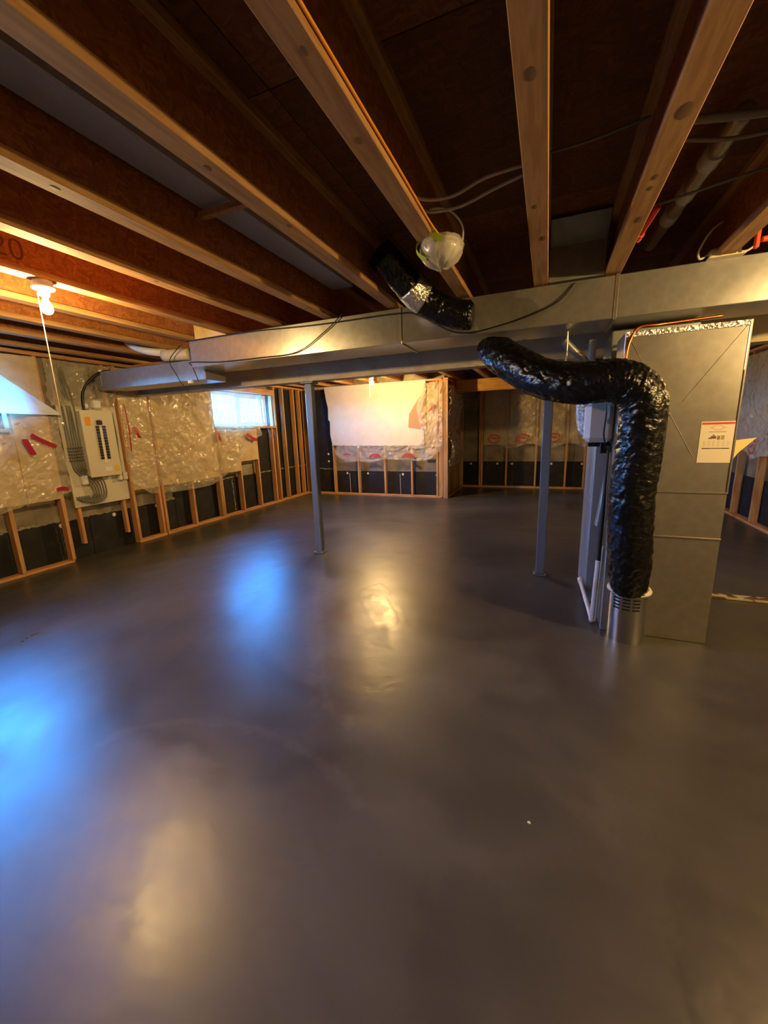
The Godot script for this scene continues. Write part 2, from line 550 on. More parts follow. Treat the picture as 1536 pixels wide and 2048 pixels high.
# ------------------------------------------------------------------ scene
func _ready() -> void:
	rng.seed = 77
	# camera
	var cam := Camera3D.new()
	cam.name = "camera"
	add_child(cam)
	cam.fov = 104.7
	cam.near = 0.03
	cam.far = 200.0
	cam.transform = Transform3D(Basis(Vector3(0.9267, -0.0319, -0.3745), Vector3(-0.0485, 0.9779, -0.2035), Vector3(0.3727, 0.2068, 0.9046)).orthonormalized(), Vector3(0, 1.40, 0))
	cam.current = true
	# sky and exposure
	var env := Environment.new()
	env.background_mode = Environment.BG_SKY
	var sky := Sky.new()
	var sm := ProceduralSkyMaterial.new()
	sm.sky_top_color = Color(0.24, 0.60, 1.0)
	sm.sky_horizon_color = Color(0.34, 0.69, 1.0)
	sm.ground_horizon_color = Color(0.40, 0.52, 0.66)
	sm.ground_bottom_color = Color(0.30, 0.38, 0.48)
	sm.sky_energy_multiplier = 7.5
	sm.ground_energy_multiplier = 3.0
	sky.sky_material = sm
	env.sky = sky
	env.tonemap_mode = Environment.TONE_MAPPER_LINEAR
	env.tonemap_exposure = 1.18
	env.sdfgi_enabled = true
	env.ssao_enabled = true
	env.ssil_enabled = true
	var we := WorldEnvironment.new()
	we.name = "world_environment"
	we.environment = env
	add_child(we)

	make_materials()
	build_shell()
	build_ceiling()
	build_left_wall()
	build_far_walls()
	build_right_wall()
	build_beam_and_posts()
	build_ducts()
	build_furnace()
	build_bulbs()
	build_overhead_details()
	build_electrical()

# ------------------------------------------------------------------ shell
const WIN_A := [-6.60, -5.10]   # z range of the far window in the left wall
const WIN_B := [-2.32, -0.87]   # z range of the near one, left of the frame
const WIN_Y := [1.52, 2.10]

func build_shell() -> void:
	var fl := struct("floor", floor_mesh(), floor_material())
	fl.set_meta("label", "smooth grey sealed concrete floor with trowel marks")
	# left wall round its two windows
	var st := begin()
	var cx := -5.22
	var bar := func(y0: float, y1: float, z0: float, z1: float) -> void:
		add_box(st, Vector3(0.20, y1 - y0, z1 - z0), 0.002, Vector3(cx, (y0 + y1) / 2, (z0 + z1) / 2))
	bar.call(0.0, WIN_Y[0], -8.0, 2.2)
	bar.call(WIN_Y[1], 2.62, -8.0, 2.2)
	bar.call(WIN_Y[0], WIN_Y[1], -8.0, WIN_A[0])
	bar.call(WIN_Y[0], WIN_Y[1], WIN_A[1], WIN_B[0])
	bar.call(WIN_Y[0], WIN_Y[1], WIN_B[1], 2.2)
	struct("wall_left", st.commit(), M.concrete)
	struct("wall_far", box(3.25, 2.62, 0.2), M.concrete, Vector3(-3.495, 1.31, -7.90))
	struct("wall_return", box(0.14, 2.62, 1.6), M.concrete, Vector3(-1.94, 1.31, -8.8))
	struct("wall_alcove", box(3.1, 2.62, 0.2), M.concrete, Vector3(-0.4, 1.31, -9.5))
	struct("wall_alcove_right", box(0.14, 2.62, 1.4), M.concrete, Vector3(0.98, 1.31, -8.7))
	struct("wall_far_right", box(1.8, 2.62, 0.2), M.concrete, Vector3(1.95, 1.31, -8.10))
	struct("wall_right", box(0.2, 2.62, 10.2), M.concrete, Vector3(2.75, 1.31, -2.9))
	struct("wall_near", box(8.17, 2.62, 0.2), M.concrete, Vector3(-1.235, 1.31, 2.1))
	# windows
	window(WIN_A, "window_1")
	window(WIN_B, "window_2")
	# what stands outside the windows
	struct("ground", box(9.0, 0.2, 16.0, 0.01), M.gravel, Vector3(-9.83, 1.22, -4.0))
	for w in [WIN_A, WIN_B]:
		var far_one: bool = w[0] < -4
		var t := thing("window_well", "curved grey steel window well outside the %s window" % ("small bright far" if far_one else "near"), "window well", Vector3(-5.32, 1.32, (w[0] + w[1]) / 2))
		var rows := []
		for k in 7:
			var y := 1.322 + k * 0.028
			var row := PackedVector3Array()
			for j in 25:
				var a := PI * j / 24.0
				var rr := 1.0 + 0.012 * (1 if k % 2 == 0 else -1)
				row.append(Vector3(-5.33 - sin(a) * 0.55 * rr, y, (w[0] + w[1]) / 2 + cos(a) * 0.82 * rr))
			rows.append(row)
		put(t, "wall_sheet", grid(rows, false, Vector3(-5.32, 1.4, (w[0] + w[1]) / 2)), M.well_steel)
	var fn := thing("fence", "pale vertical board fence seen through the far window", "fence", Vector3(-9.0, 1.32, -9.6))
	for k in 14:
		put(fn, "board", box(0.02, 1.3, 0.15), M.fence_board, Vector3(-9.0, 1.97, -10.9 + k * 0.17))
	for y in [1.6, 2.35]:
		put(fn, "rail", box(0.04, 0.09, 2.5), M.fence_board, Vector3(-9.035, y, -9.8))

func window(w: Array, called: String) -> void:
	var zc: float = (w[0] + w[1]) / 2
	var wide: float = w[1] - w[0]
	var yc: float = (WIN_Y[0] + WIN_Y[1]) / 2
	var hh: float = WIN_Y[1] - WIN_Y[0]
	var st := begin()
	for s in [-1, 1]:
		add_box(st, Vector3(0.08, 0.045, wide), 0.004, Vector3(0, s * (hh / 2 - 0.0225), 0))
		add_box(st, Vector3(0.08, hh - 0.09, 0.045), 0.004, Vector3(0, 0, s * (wide / 2 - 0.0225)))
	add_box(st, Vector3(0.07, hh - 0.09, 0.055), 0.004, Vector3(0.002, 0, 0.06))
	var o := struct(called, st.commit(), M.vinyl, Vector3(-5.20, yc, zc))
	# sliding sash on one side, fixed glass on the other
	var st2 := begin()
	var sw := wide / 2 - 0.03
	for s in [-1, 1]:
		add_box(st2, Vector3(0.03, 0.03, sw), 0.003, Vector3(0, s * (hh / 2 - 0.06), 0))
		add_box(st2, Vector3(0.03, hh - 0.15, 0.03), 0.003, Vector3(0, 0, s * (sw / 2 - 0.015)))
	var sash := put(o, "sash", st2.commit(), M.vinyl, Vector3(-5.185, yc, zc - sw / 2 + 0.01))
	put(sash, "pane", box(0.006, hh - 0.10, wide / 2 - 0.05, 0.0005), M.window_glass, Vector3(-5.185, yc, zc - wide / 4 + 0.02))
	put(o, "pane", box(0.006, hh - 0.10, wide / 2 - 0.11, 0.0005), M.window_glass, Vector3(-5.205, yc, zc + wide / 4 + 0.03))

# ------------------------------------------------------------------ ceiling
const JOISTS := [-4.84, -4.32, -3.80, -3.28, -2.755, -2.215, -1.715, -1.135, -0.60, -0.085, 0.335, 0.89, 1.42, 1.94, 2.44]
func build_ceiling() -> void:
	var c := struct("ceiling", box(8.2, 0.1, 11.9), M.osb_floor_dark, Vector3(-1.235, 2.69, -3.7))
	var k := 0
	for i in 4:
		for j in 10:
			var z := 2.2 - 0.61 - j * 1.22
			var x := -5.12 + 1.03 + i * 2.06
			if z < -8.2 and (i == 0 or i == 3): continue
			if z < -9.4: continue
			put(c, "subfloor_panel", box(2.055, 0.019, 1.215, 0.002), M.osb_floor if (i + j) % 2 == 0 else M.osb_floor_dark, Vector3(x, 2.6295, z))
			k += 1
	var names := [
		"wooden ceiling I-joist right beside the left foundation wall", "second wooden ceiling I-joist from the left wall", "third wooden ceiling I-joist from the left wall",
		"ceiling I-joist just left of the one carrying the lit bulb", "ceiling I-joist carrying the lit bare bulb with the long pull string", "ceiling I-joist just right of the lit bulb, its web stamped with numbers",
		"ceiling I-joist left of the grey metal joist pan", "wide-looking ceiling I-joist right of the grey metal joist pan", "ceiling I-joist with the plastic-wrapped light fixture on it",
		"ceiling I-joist running straight away in the middle of the picture", "ceiling I-joist with dark knots, left of the white vent pipe", "ceiling I-joist right of the white vent pipe",
		"ceiling I-joist above the right bulb, out of frame", "second ceiling I-joist from the right wall", "ceiling I-joist beside the right wall"]
	var half_depth := 0.0
	for i in JOISTS.size():
		var x: float = JOISTS[i]
		var z1 := -7.79 if x < -1.9 else (-9.38 if x < 0.9 else -7.99)
		var z0 := 1.98
		var long := z0 - z1
		var zc := (z0 + z1) / 2
		var t := thing("ceiling_joist", names[i], "joist", Vector3(x, FLOOR_TO_JOIST, zc), "I-joists under the subfloor")
		put(t, "bottom_flange", box(0.088, 0.038, long, 0.003), M.flange_wood, Vector3(x, FLOOR_TO_JOIST + 0.019, zc))
		put(t, "top_flange", box(0.088, 0.038, long, 0.003), M.flange_wood, Vector3(x, FLOOR_TO_JOIST + 0.30, zc))
		put(t, "web", box(0.011, 0.246, long, 0.001), M.osb_web, Vector3(x, FLOOR_TO_JOIST + 0.160, zc))
	# numbers stamped on a web, knots on the underside of the flanges
	var tm := TextMesh.new()
	tm.text = "20"
	tm.font = SystemFont.new()
	tm.font.font_names = PackedStringArray(["Droid Sans"])
	tm.font_size = 64
	tm.pixel_size = 0.0022
	tm.depth = 0.001
	var host: Node3D = get_node("ceiling_joist_004")
	put(host.get_node("web"), "stamped_number", tm, M.stamp_ink, Vector3(-2.7485, 2.425, -1.46), Basis(Vector3.UP, PI / 2), "dark stamped number on the web")
	for kn in [[9, 0.01, -1.10, 0.016], [9, 0.0, -1.32, 0.02], [9, -0.01, -2.02, 0.014], [9, 0.02, -2.35, 0.02], [10, 0.0, -1.65, 0.03], [10, 0.0, -2.0, 0.016], [10, 0.0, -2.08, 0.014], [10, 0.01, -2.35, 0.024], [8, 0.01, -1.02, 0.012], [8, 0.0, -1.35, 0.014], [7, 0.0, -1.25, 0.014], [7, 0.02, -1.7, 0.013], [6, 0.0, -1.1, 0.015], [5, 0.01, -1.9, 0.012]]:
		var j: Node3D = get_node("ceiling_joist" + ("" if kn[0] == 0 else "_%03d" % kn[0]))
		put(j.get_node("bottom_flange"), "knot", lathe([[0.0, -0.0008], [kn[3] * 0.8, -0.0008], [kn[3], 0.0004]], 12), M.knot, Vector3(JOISTS[kn[0]] + kn[1], FLOOR_TO_JOIST, kn[2]), Basis(Vector3(0.8, 0, 0), Vector3(0, 1, 0), Vector3(0, 0, 1.4)), "dark knot")

# ------------------------------------------------------------------ framing helpers
func washer(parent: Node3D, at: Vector3, facing: Vector3) -> void:
	var b := Basis.IDENTITY
	if facing.x != 0: b = Basis(Vector3.BACK, -PI / 2 * signf(facing.x))
	elif facing.z != 0: b = Basis(Vector3.RIGHT, PI / 2 * signf(facing.z))
	put(parent, "fastener", lathe([[0.0, 0.006], [0.014, 0.006], [0.023, 0.003], [0.025, 0.0]], 14), M.washer, at, b, "round white fastener")

func ragged(a: Vector3, b: Vector3, up: Vector3, thick: float, seed_: int) -> ArrayMesh:
	# an uneven smear of paste along a joint
	var n := FastNoiseLite.new()
	n.seed = seed_
	n.frequency = 9.0
	var rows := []
	var count := int(a.distance_to(b) * 40) + 4
	var out := (b - a).cross(up).normalized()
	for k in count + 1:
		var p := a.lerp(b, float(k) / count)
		var w := 0.004 + 0.016 * absf(n.get_noise_1d(k * 0.05)) * 2.0
		var s := n.get_noise_1d(k * 0.05 + 40.0) * 0.015
		rows.append(PackedVector3Array([p + up * (s - w) , p + up * (s - w * 0.4) + out * thick, p + up * (s + w * 0.5) + out * thick, p + up * (s + w)]))
	return grid(rows)

# sheet of film: place(u, v) -> point, crumpled along the direction "out"
func film(nu: int, nv: int, place: Callable, out: Vector3, amount: float, seed_: int, freq := 3.2, creases := 40) -> ArrayMesh:
	var n := FastNoiseLite.new()
	n.seed = seed_
	n.noise_type = FastNoiseLite.TYPE_SIMPLEX
	n.frequency = freq
	n.fractal_octaves = 2
	n.domain_warp_enabled = true
	n.domain_warp_amplitude = 0.25
	n.domain_warp_frequency = 2.0
	var r := RandomNumberGenerator.new()
	r.seed = seed_
	var along := out.cross(Vector3.UP).normalized()
	# sharp creases: short straight ridges pulled into the film
	var cr := []
	for k in creases:
		var c: Vector3 = place.call(r.randf(), r.randf())
		var a := PI / 2 + r.randfn(0.0, 0.75)
		cr.append([Vector2(c.dot(along), c.y), Vector2(cos(a), sin(a)), r.randf_range(0.05, 0.22), r.randf_range(0.010, 0.022), r.randf_range(0.006, 0.018) * (1 if r.randf() < 0.7 else -1)])
	var rows := []
	for i in nu + 1:
		var row := PackedVector3Array()
		for j in nv + 1:
			var p: Vector3 = place.call(float(i) / nu, float(j) / nv)
			var q := Vector2(p.dot(along), p.y)
			var d := amount * (1.0 - 2.2 * absf(n.get_noise_3dv(p)))
			for c in cr:
				var v: Vector2 = q - c[0]
				var l := absf(v.dot(c[1])) / float(c[2])
				if l < 1.0:
					var w := absf(v.cross(c[1])) / float(c[3])
					if w < 3.0:
						d += float(c[4]) * (1.0 - l) / (1.0 + w * w)
			row.append(p + out * d)
		rows.append(row)
	var mid: Vector3 = place.call(0.5, 0.5)
	return grid(rows, false, mid - out)

func ring_mark(parent: Node3D, at: Vector3, rx: float, ry: float, a0: float, a1: float, wide: float, b: Basis) -> void:
	var rows := []
	for r in [1.0 - wide, 1.0]:
		var row := PackedVector3Array()
		for k in 25:
			var a := lerpf(a0, a1, k / 24.0)
			row.append(Vector3(cos(a) * rx * r, sin(a) * ry * r, 0))
		rows.append(row)
	put(parent, "printed_mark", grid(rows, false, Vector3(0, 0, -1)), M.red_print, at, b, "red printed arc on the film")
	put(parent, "printed_mark", box(rx * 0.9, ry * 0.28, 0.001, 0.0002), M.red_print, at + b * Vector3(0, ry * (0.1 if a1 - a0 > 4 else 0.45), 0), b, "red printed bar on the film")

func tape(parent: Node3D, pts: Array, wide: float, side: Vector3, m: Material, called := "red_tape") -> void:
	var rows := []
	for p in spline(pts, 6):
		rows.append(PackedVector3Array([p - side * wide / 2, p, p + side * wide / 2]))
	put(parent, called, grid(rows), m, Vector3.ZERO, Basis.IDENTITY, "strip of red tape" if called == "red_tape" else "")

func profile(table: Array, x: float) -> float:
	for k in table.size() - 1:
		if x <= table[k + 1][0]:
			return lerpf(table[k][1], table[k + 1][1], clampf((x - table[k][0]) / (table[k + 1][0] - table[k][0]), 0, 1))
	return table[-1][1]

# ------------------------------------------------------------------ left wall
func build_left_wall() -> void:
	var wall: Node3D = get_node("wall_left")
	# black insulation boards on the concrete
	var z := 1.9
	var k := 0
	while z > -7.75:
		var z2 := maxf(z - 1.22, -7.78)
		var top := 0.48 if z2 > -4.3 else 0.64
		put(wall, "black_board", box(0.02, top, z - z2 - 0.006, 0.002), M.black_board, Vector3(-5.112, top / 2, (z + z2) / 2))
		if z2 > -6.4:
			put(wall, "joint_paste", ragged(Vector3(-5.10, top, z), Vector3(-5.10, top, z2), Vector3.UP, 0.006, 60 + k), M.mortar)
			for s in [0.25, 0.75]:
				washer(wall, Vector3(-5.101, top - 0.05, lerpf(z, z2, s)), Vector3.RIGHT)
		z = z2
		k += 1
	put(wall, "black_board", box(0.02, 1.60, 1.02, 0.002), M.black_board, Vector3(-5.112, 0.65 + 0.80, -7.26))
	put(wall, "black_board", box(0.02, 0.84, 0.55, 0.002), M.black_board, Vector3(-5.112, 0.65 + 0.42, -6.45))
	put(wall, "joint_paste", ragged(Vector3(-5.10, 0.645, -6.0), Vector3(-5.10, 0.645, -7.77), Vector3.UP, 0.006, 75), M.mortar)
	put(wall, "joint_paste", ragged(Vector3(-5.10, 2.27, -6.7), Vector3(-5.10, 2.27, -7.77), Vector3.UP, 0.02, 76), M.mortar)
	put(wall, "joint_paste", ragged(Vector3(-5.10, 0.02, -2.62), Vector3(-5.10, 0.47, -2.60), Vector3.FORWARD, 0.01, 77), M.mortar)
	put(wall, "joint_paste", ragged(Vector3(-5.10, 0.0, -2.66), Vector3(-5.10, 0.47, -2.645), Vector3.FORWARD, 0.008, 78), M.mortar)
	put(wall, "joint_paste", ragged(Vector3(-5.095, 0.05, -5.42), Vector3(-5.095, 0.62, -5.40), Vector3.FORWARD, 0.004, 79), M.mortar)
	# framing with the window
	var f := thing("stud_wall", "spruce stud wall under the bright far window, along the left wall", "stud wall", Vector3(-5.03, 0, -5.7), "spruce stud walls")
	var sx := -5.03
	put(f, "bottom_plate", box(0.095, 0.038, 3.85), M.plate_wood_deep, Vector3(sx, 0.019, -5.855))
	put(f, "top_plate", box(0.095, 0.038, 3.85), M.plate_wood_deep, Vector3(sx, 2.278, -5.855))
	for s in [[-3.945, 2.257], [-4.46, 2.257], [-5.02, 2.257], [-5.06, 1.48], [-5.54, 1.48], [-6.02, 1.48], [-6.50, 1.48], [-6.645, 2.257], [-6.93, 2.257], [-7.30, 2.257], [-7.52, 2.257], [-7.74, 2.257]]:
		put(f, "stud", box(0.089, s[1] - 0.04, 0.038), M.stud_wood if int(s[0] * 100) % 2 == 0 else M.stud_wood_pale, Vector3(sx, 0.039 + (s[1] - 0.04) / 2, s[0]))
	put(f, "window_sill", box(0.095, 0.036, 1.58), M.plate_wood_deep, Vector3(sx, 1.498, -5.84))
	put(f, "window_header", box(0.09, 0.09, 1.58), M.plate_wood_deep, Vector3(sx, 2.15, -5.84))
	for zz in [-6.30, -6.60]:
		put(f, "cripple_stud", box(0.06, 0.575, 0.036), M.vinyl, Vector3(-5.06, 1.805, zz), Basis.IDENTITY, "pale stud in the window opening")
	var f2 := thing("stud_wall", "narrow two-stud frame panel right of the electrical board", "stud wall", Vector3(-5.03, 0, -3.7), "spruce stud walls")
	put(f2, "bottom_plate", box(0.095, 0.038, 0.42), M.plate_wood_deep, Vector3(sx, 0.019, -3.70))
	put(f2, "top_plate", box(0.095, 0.038, 0.42), M.plate_wood_deep, Vector3(sx, 2.278, -3.70))
	for zz in [-3.51, -3.885]:
		put(f2, "stud", box(0.089, 2.218, 0.038), M.stud_wood, Vector3(sx, 1.148, zz))
	var f3 := thing("stud_wall", "stud wall left of the electrical board, at the left edge", "stud wall", Vector3(-5.03, 0, -1.6), "spruce stud walls")
	put(f3, "bottom_plate", box(0.095, 0.030, 2.9), M.plate_wood_deep, Vector3(sx - 0.01, 0.015, -1.24))
	put(f3, "top_plate", box(0.095, 0.038, 4.2), M.plate_wood_deep, Vector3(sx, 2.278, -1.38))
	put(f3, "jamb_stud", box(0.089, 0.74, 0.038), M.stud_wood_pale, Vector3(sx, 1.887, -2.36))
	for s in [-2.68, -0.83, -0.2, 0.4, 1.0]:
		put(f3, "stud", box(0.089, 2.226, 0.038), M.stud_wood if s < -2.3 else M.stud_wood_pale, Vector3(sx, 1.143, s))
	for s in [-2.20, -1.60]:
		put(f3, "stud", box(0.089, 1.448, 0.038), M.stud_wood_pale, Vector3(sx, 0.754, s))
	put(f3, "window_sill", box(0.095, 0.036, 1.49), M.plate_wood_deep, Vector3(sx, 1.498, -1.595))
	put(f3, "window_header", box(0.09, 0.09, 1.49), M.plate_wood_deep, Vector3(sx, 2.15, -1.595))
	for s in [[-2.86, 0.17], [-3.40, 0.17]]:
		put(f3, "hanging_stud", box(0.06, 2.259 - s[1], 0.036), M.stud_wood, Vector3(-5.062, (2.259 + s[1]) / 2, s[0]), Basis.IDENTITY, "stud cut short above the floor")
	# insulation batts behind the film
	var bays := [
		[-3.53, -3.865, 0.66, 2.25, "yellowish insulation batt in the narrow bay right of the electrical board"],
		[-3.965, -4.44, 0.66, 2.25, "yellowish insulation batt left of the far window, farther bay from it"],
		[-4.48, -5.00, 0.66, 2.25, "yellowish insulation batt in the bay touching the far window"],
		[-5.08, -5.52, 0.70, 1.47, "short insulation batt under the far window, left bay"],
		[-5.56, -6.00, 0.86, 1.47, "short insulation batt under the far window, middle bay"],
		[-2.38, -2.66, 0.70, 2.25, "tan insulation batt in the bay left of the electrical board"],
		[-1.62, -2.34, 0.70, 1.47, "tan insulation batt under the near window at the left edge"],
	]
	for b in bays:
		var ib := thing("insulation_batt", b[4], "insulation", Vector3(-5.04, b[2], (b[0] + b[1]) / 2), "insulation batts between the left studs")
		put(ib, "fibre_body", cushion(b[0] - b[1] - 0.01, b[3] - b[2], 0.08, int(b[0] * -37)), M.batt, Vector3(-5.05, (b[2] + b[3]) / 2, (b[0] + b[1]) / 2), Basis(Vector3.UP, PI / 2))
		put(ib, "paper_facing", facing(b[0] - b[1] + 0.034, b[3] - b[2] - 0.06, int(b[0] * -31)), M.batt_paper, Vector3(-4.982, (b[2] + b[3]) / 2 + 0.02, (b[0] + b[1]) / 2), Basis(Vector3.UP, PI / 2))
	# clear film over them
	var low := [[3.45, 0.86], [3.50, 0.80], [3.72, 0.64], [4.05, 0.60], [4.87, 0.60], [5.10, 0.70], [5.37, 0.87], [5.58, 1.06], [6.02, 1.32], [6.2, 1.36]]
	var fm := film(170, 96, func(u: float, v: float):
		var zz := lerpf(3.46, 6.15 - 0.14 * v, u)
		var top := 2.20 - 0.05 * u
		var bot := profile(low, zz)
		return Vector3(-4.955 + 0.03 * sin(zz * 6.0) * (1 - v), lerpf(bot, top, v), -zz), Vector3.RIGHT, 0.028, 101, 2.4, 150)
	var fs := thing("plastic_sheet", "large crinkled clear plastic sheet stapled over insulation below the far window", "plastic sheet", Vector3(-4.95, 1.4, -4.8), "clear vapour barrier sheets")
	put(fs, "film", fm, M.clear_film)
	tape(fs, [Vector3(-4.915, 1.80, -3.52), Vector3(-4.91, 1.5, -3.53), Vector3(-4.915, 1.22, -3.52)], 0.018, Vector3.FORWARD, M.red_tape)
	tape(fs, [Vector3(-4.91, 1.52, -3.62), Vector3(-4.905, 1.44, -3.63), Vector3(-4.91, 1.38, -3.66)], 0.05, Vector3.FORWARD, M.red_tape)
	tape(fs, [Vector3(-4.91, 1.42, -5.02), Vector3(-4.905, 1.36, -5.02), Vector3(-4.91, 1.29, -5.05)], 0.05, Vector3.FORWARD, M.red_tape)
	tape(fs, [Vector3(-4.90, 1.38, -5.66), Vector3(-4.89, 1.30, -5.80), Vector3(-4.90, 1.27, -5.93)], 0.07, Vector3(0, 0.7, -0.7), M.red_tape)
	var fb := thing("plastic_sheet", "clear plastic sheet over tan insulation, hanging left of the electrical board", "plastic sheet", Vector3(-4.95, 1.3, -2.4), "clear vapour barrier sheets")
	put(fb, "film", film(54, 60, func(u: float, v: float): return Vector3(-4.955 + 0.02 * sin(u * 9.0), lerpf(0.66 + 0.16 * u, 1.64, v), lerpf(-1.9, -2.76, u)), Vector3.RIGHT, 0.025, 105, 2.4, 50), M.clear_film)
	tape(fb, [Vector3(-4.905, 1.45, -2.47), Vector3(-4.90, 1.38, -2.57), Vector3(-4.905, 1.32, -2.68)], 0.045, Vector3(0, 0.8, -0.5), M.pink_tape)
	tape(fb, [Vector3(-4.905, 1.41, -2.41), Vector3(-4.90, 1.33, -2.43), Vector3(-4.905, 1.25, -2.46)], 0.055, Vector3(0, 0, -1), M.pink_tape)
	tape(fb, [Vector3(-4.905, 0.86, -2.60), Vector3(-4.90, 0.87, -2.66), Vector3(-4.905, 0.85, -2.72)], 0.04, Vector3(0, 1, 0), M.pink_tape)
	# loose flap peeled off the near window, lit by it
	var flap := thing("plastic_sheet", "loose milky plastic flap glowing blue at the left edge, by the near window", "plastic sheet", Vector3(-4.9, 1.9, -2.3), "clear vapour barrier sheets")
	put(flap, "film", film(24, 18, func(u: float, v: float): return Vector3(-4.93 + 0.30 * pow(1 - u, 1.3), lerpf(1.655, lerpf(2.22, 1.67, u), v), lerpf(-1.92, -2.80, u)), Vector3.RIGHT, 0.008, 109, 3.2, 6), M.flap_film)
	# crumpled film above the electrical board
	var top := thing("plastic_sheet", "crumpled clear plastic bunched above the electrical board", "plastic sheet", Vector3(-4.95, 2.0, -3.1), "clear vapour barrier sheets")
	put(top, "film", film(48, 36, func(u: float, v: float): return Vector3(-4.99 + 0.06 * sin(u * 14.0) * sin(v * 3.0), lerpf(1.76, 2.24, v), lerpf(-2.74, -3.44, u)), Vector3.RIGHT, 0.03, 111, 3.0, 60), M.clear_film)

func facing(w: float, h: float, seed_: int) -> ArrayMesh:
	# paper facing stapled to both studs, bellied a little between them
	var n := FastNoiseLite.new()
	n.seed = seed_
	n.frequency = 2.5
	var rows := []
	for side in 2:
		for i in 9:
			var v := (i if side == 0 else 8 - i) / 8.0
			var row := PackedVector3Array()
			for j in 9:
				var u := j / 8.0
				row.append(Vector3((u - 0.5) * w, (v - 0.5) * h + 0.01 * n.get_noise_1d(u * 2.0), (0.001 if side == 0 else -0.001) + 0.010 * sin(PI * u) + 0.006 * n.get_noise_2d(u * w * 2.0, v * h * 2.0)))
			rows.append(row)
	return grid(rows, false, Vector3(0, 0, -1))

func cushion(w: float, h: float, d: float, seed_: int) -> ArrayMesh:
	# soft slab facing +z, rounded at its rim
	var n := FastNoiseLite.new()
	n.seed = seed_
	n.frequency = 3.0
	var rows := []
	var ring := [[-1.0, 1.0], [-0.99, 0.9], [-0.93, 0.3], [-0.7, 0.06], [-0.3, 0.0], [0.3, 0.0], [0.7, 0.06], [0.93, 0.3], [0.99, 0.9], [1.0, 1.0]]
	for r in ring:
		var row := PackedVector3Array()
		for q in ring:
			var dip: float = maxf(r[1], q[1])
			row.append(Vector3(q[0] * w / 2, r[0] * h / 2, d / 2 - d * dip + 0.012 * n.get_noise_2d(q[0] * w, r[0] * h) * (1 - dip)))
		rows.append(row)
	return grid(rows, false, Vector3(0, 0, -1))

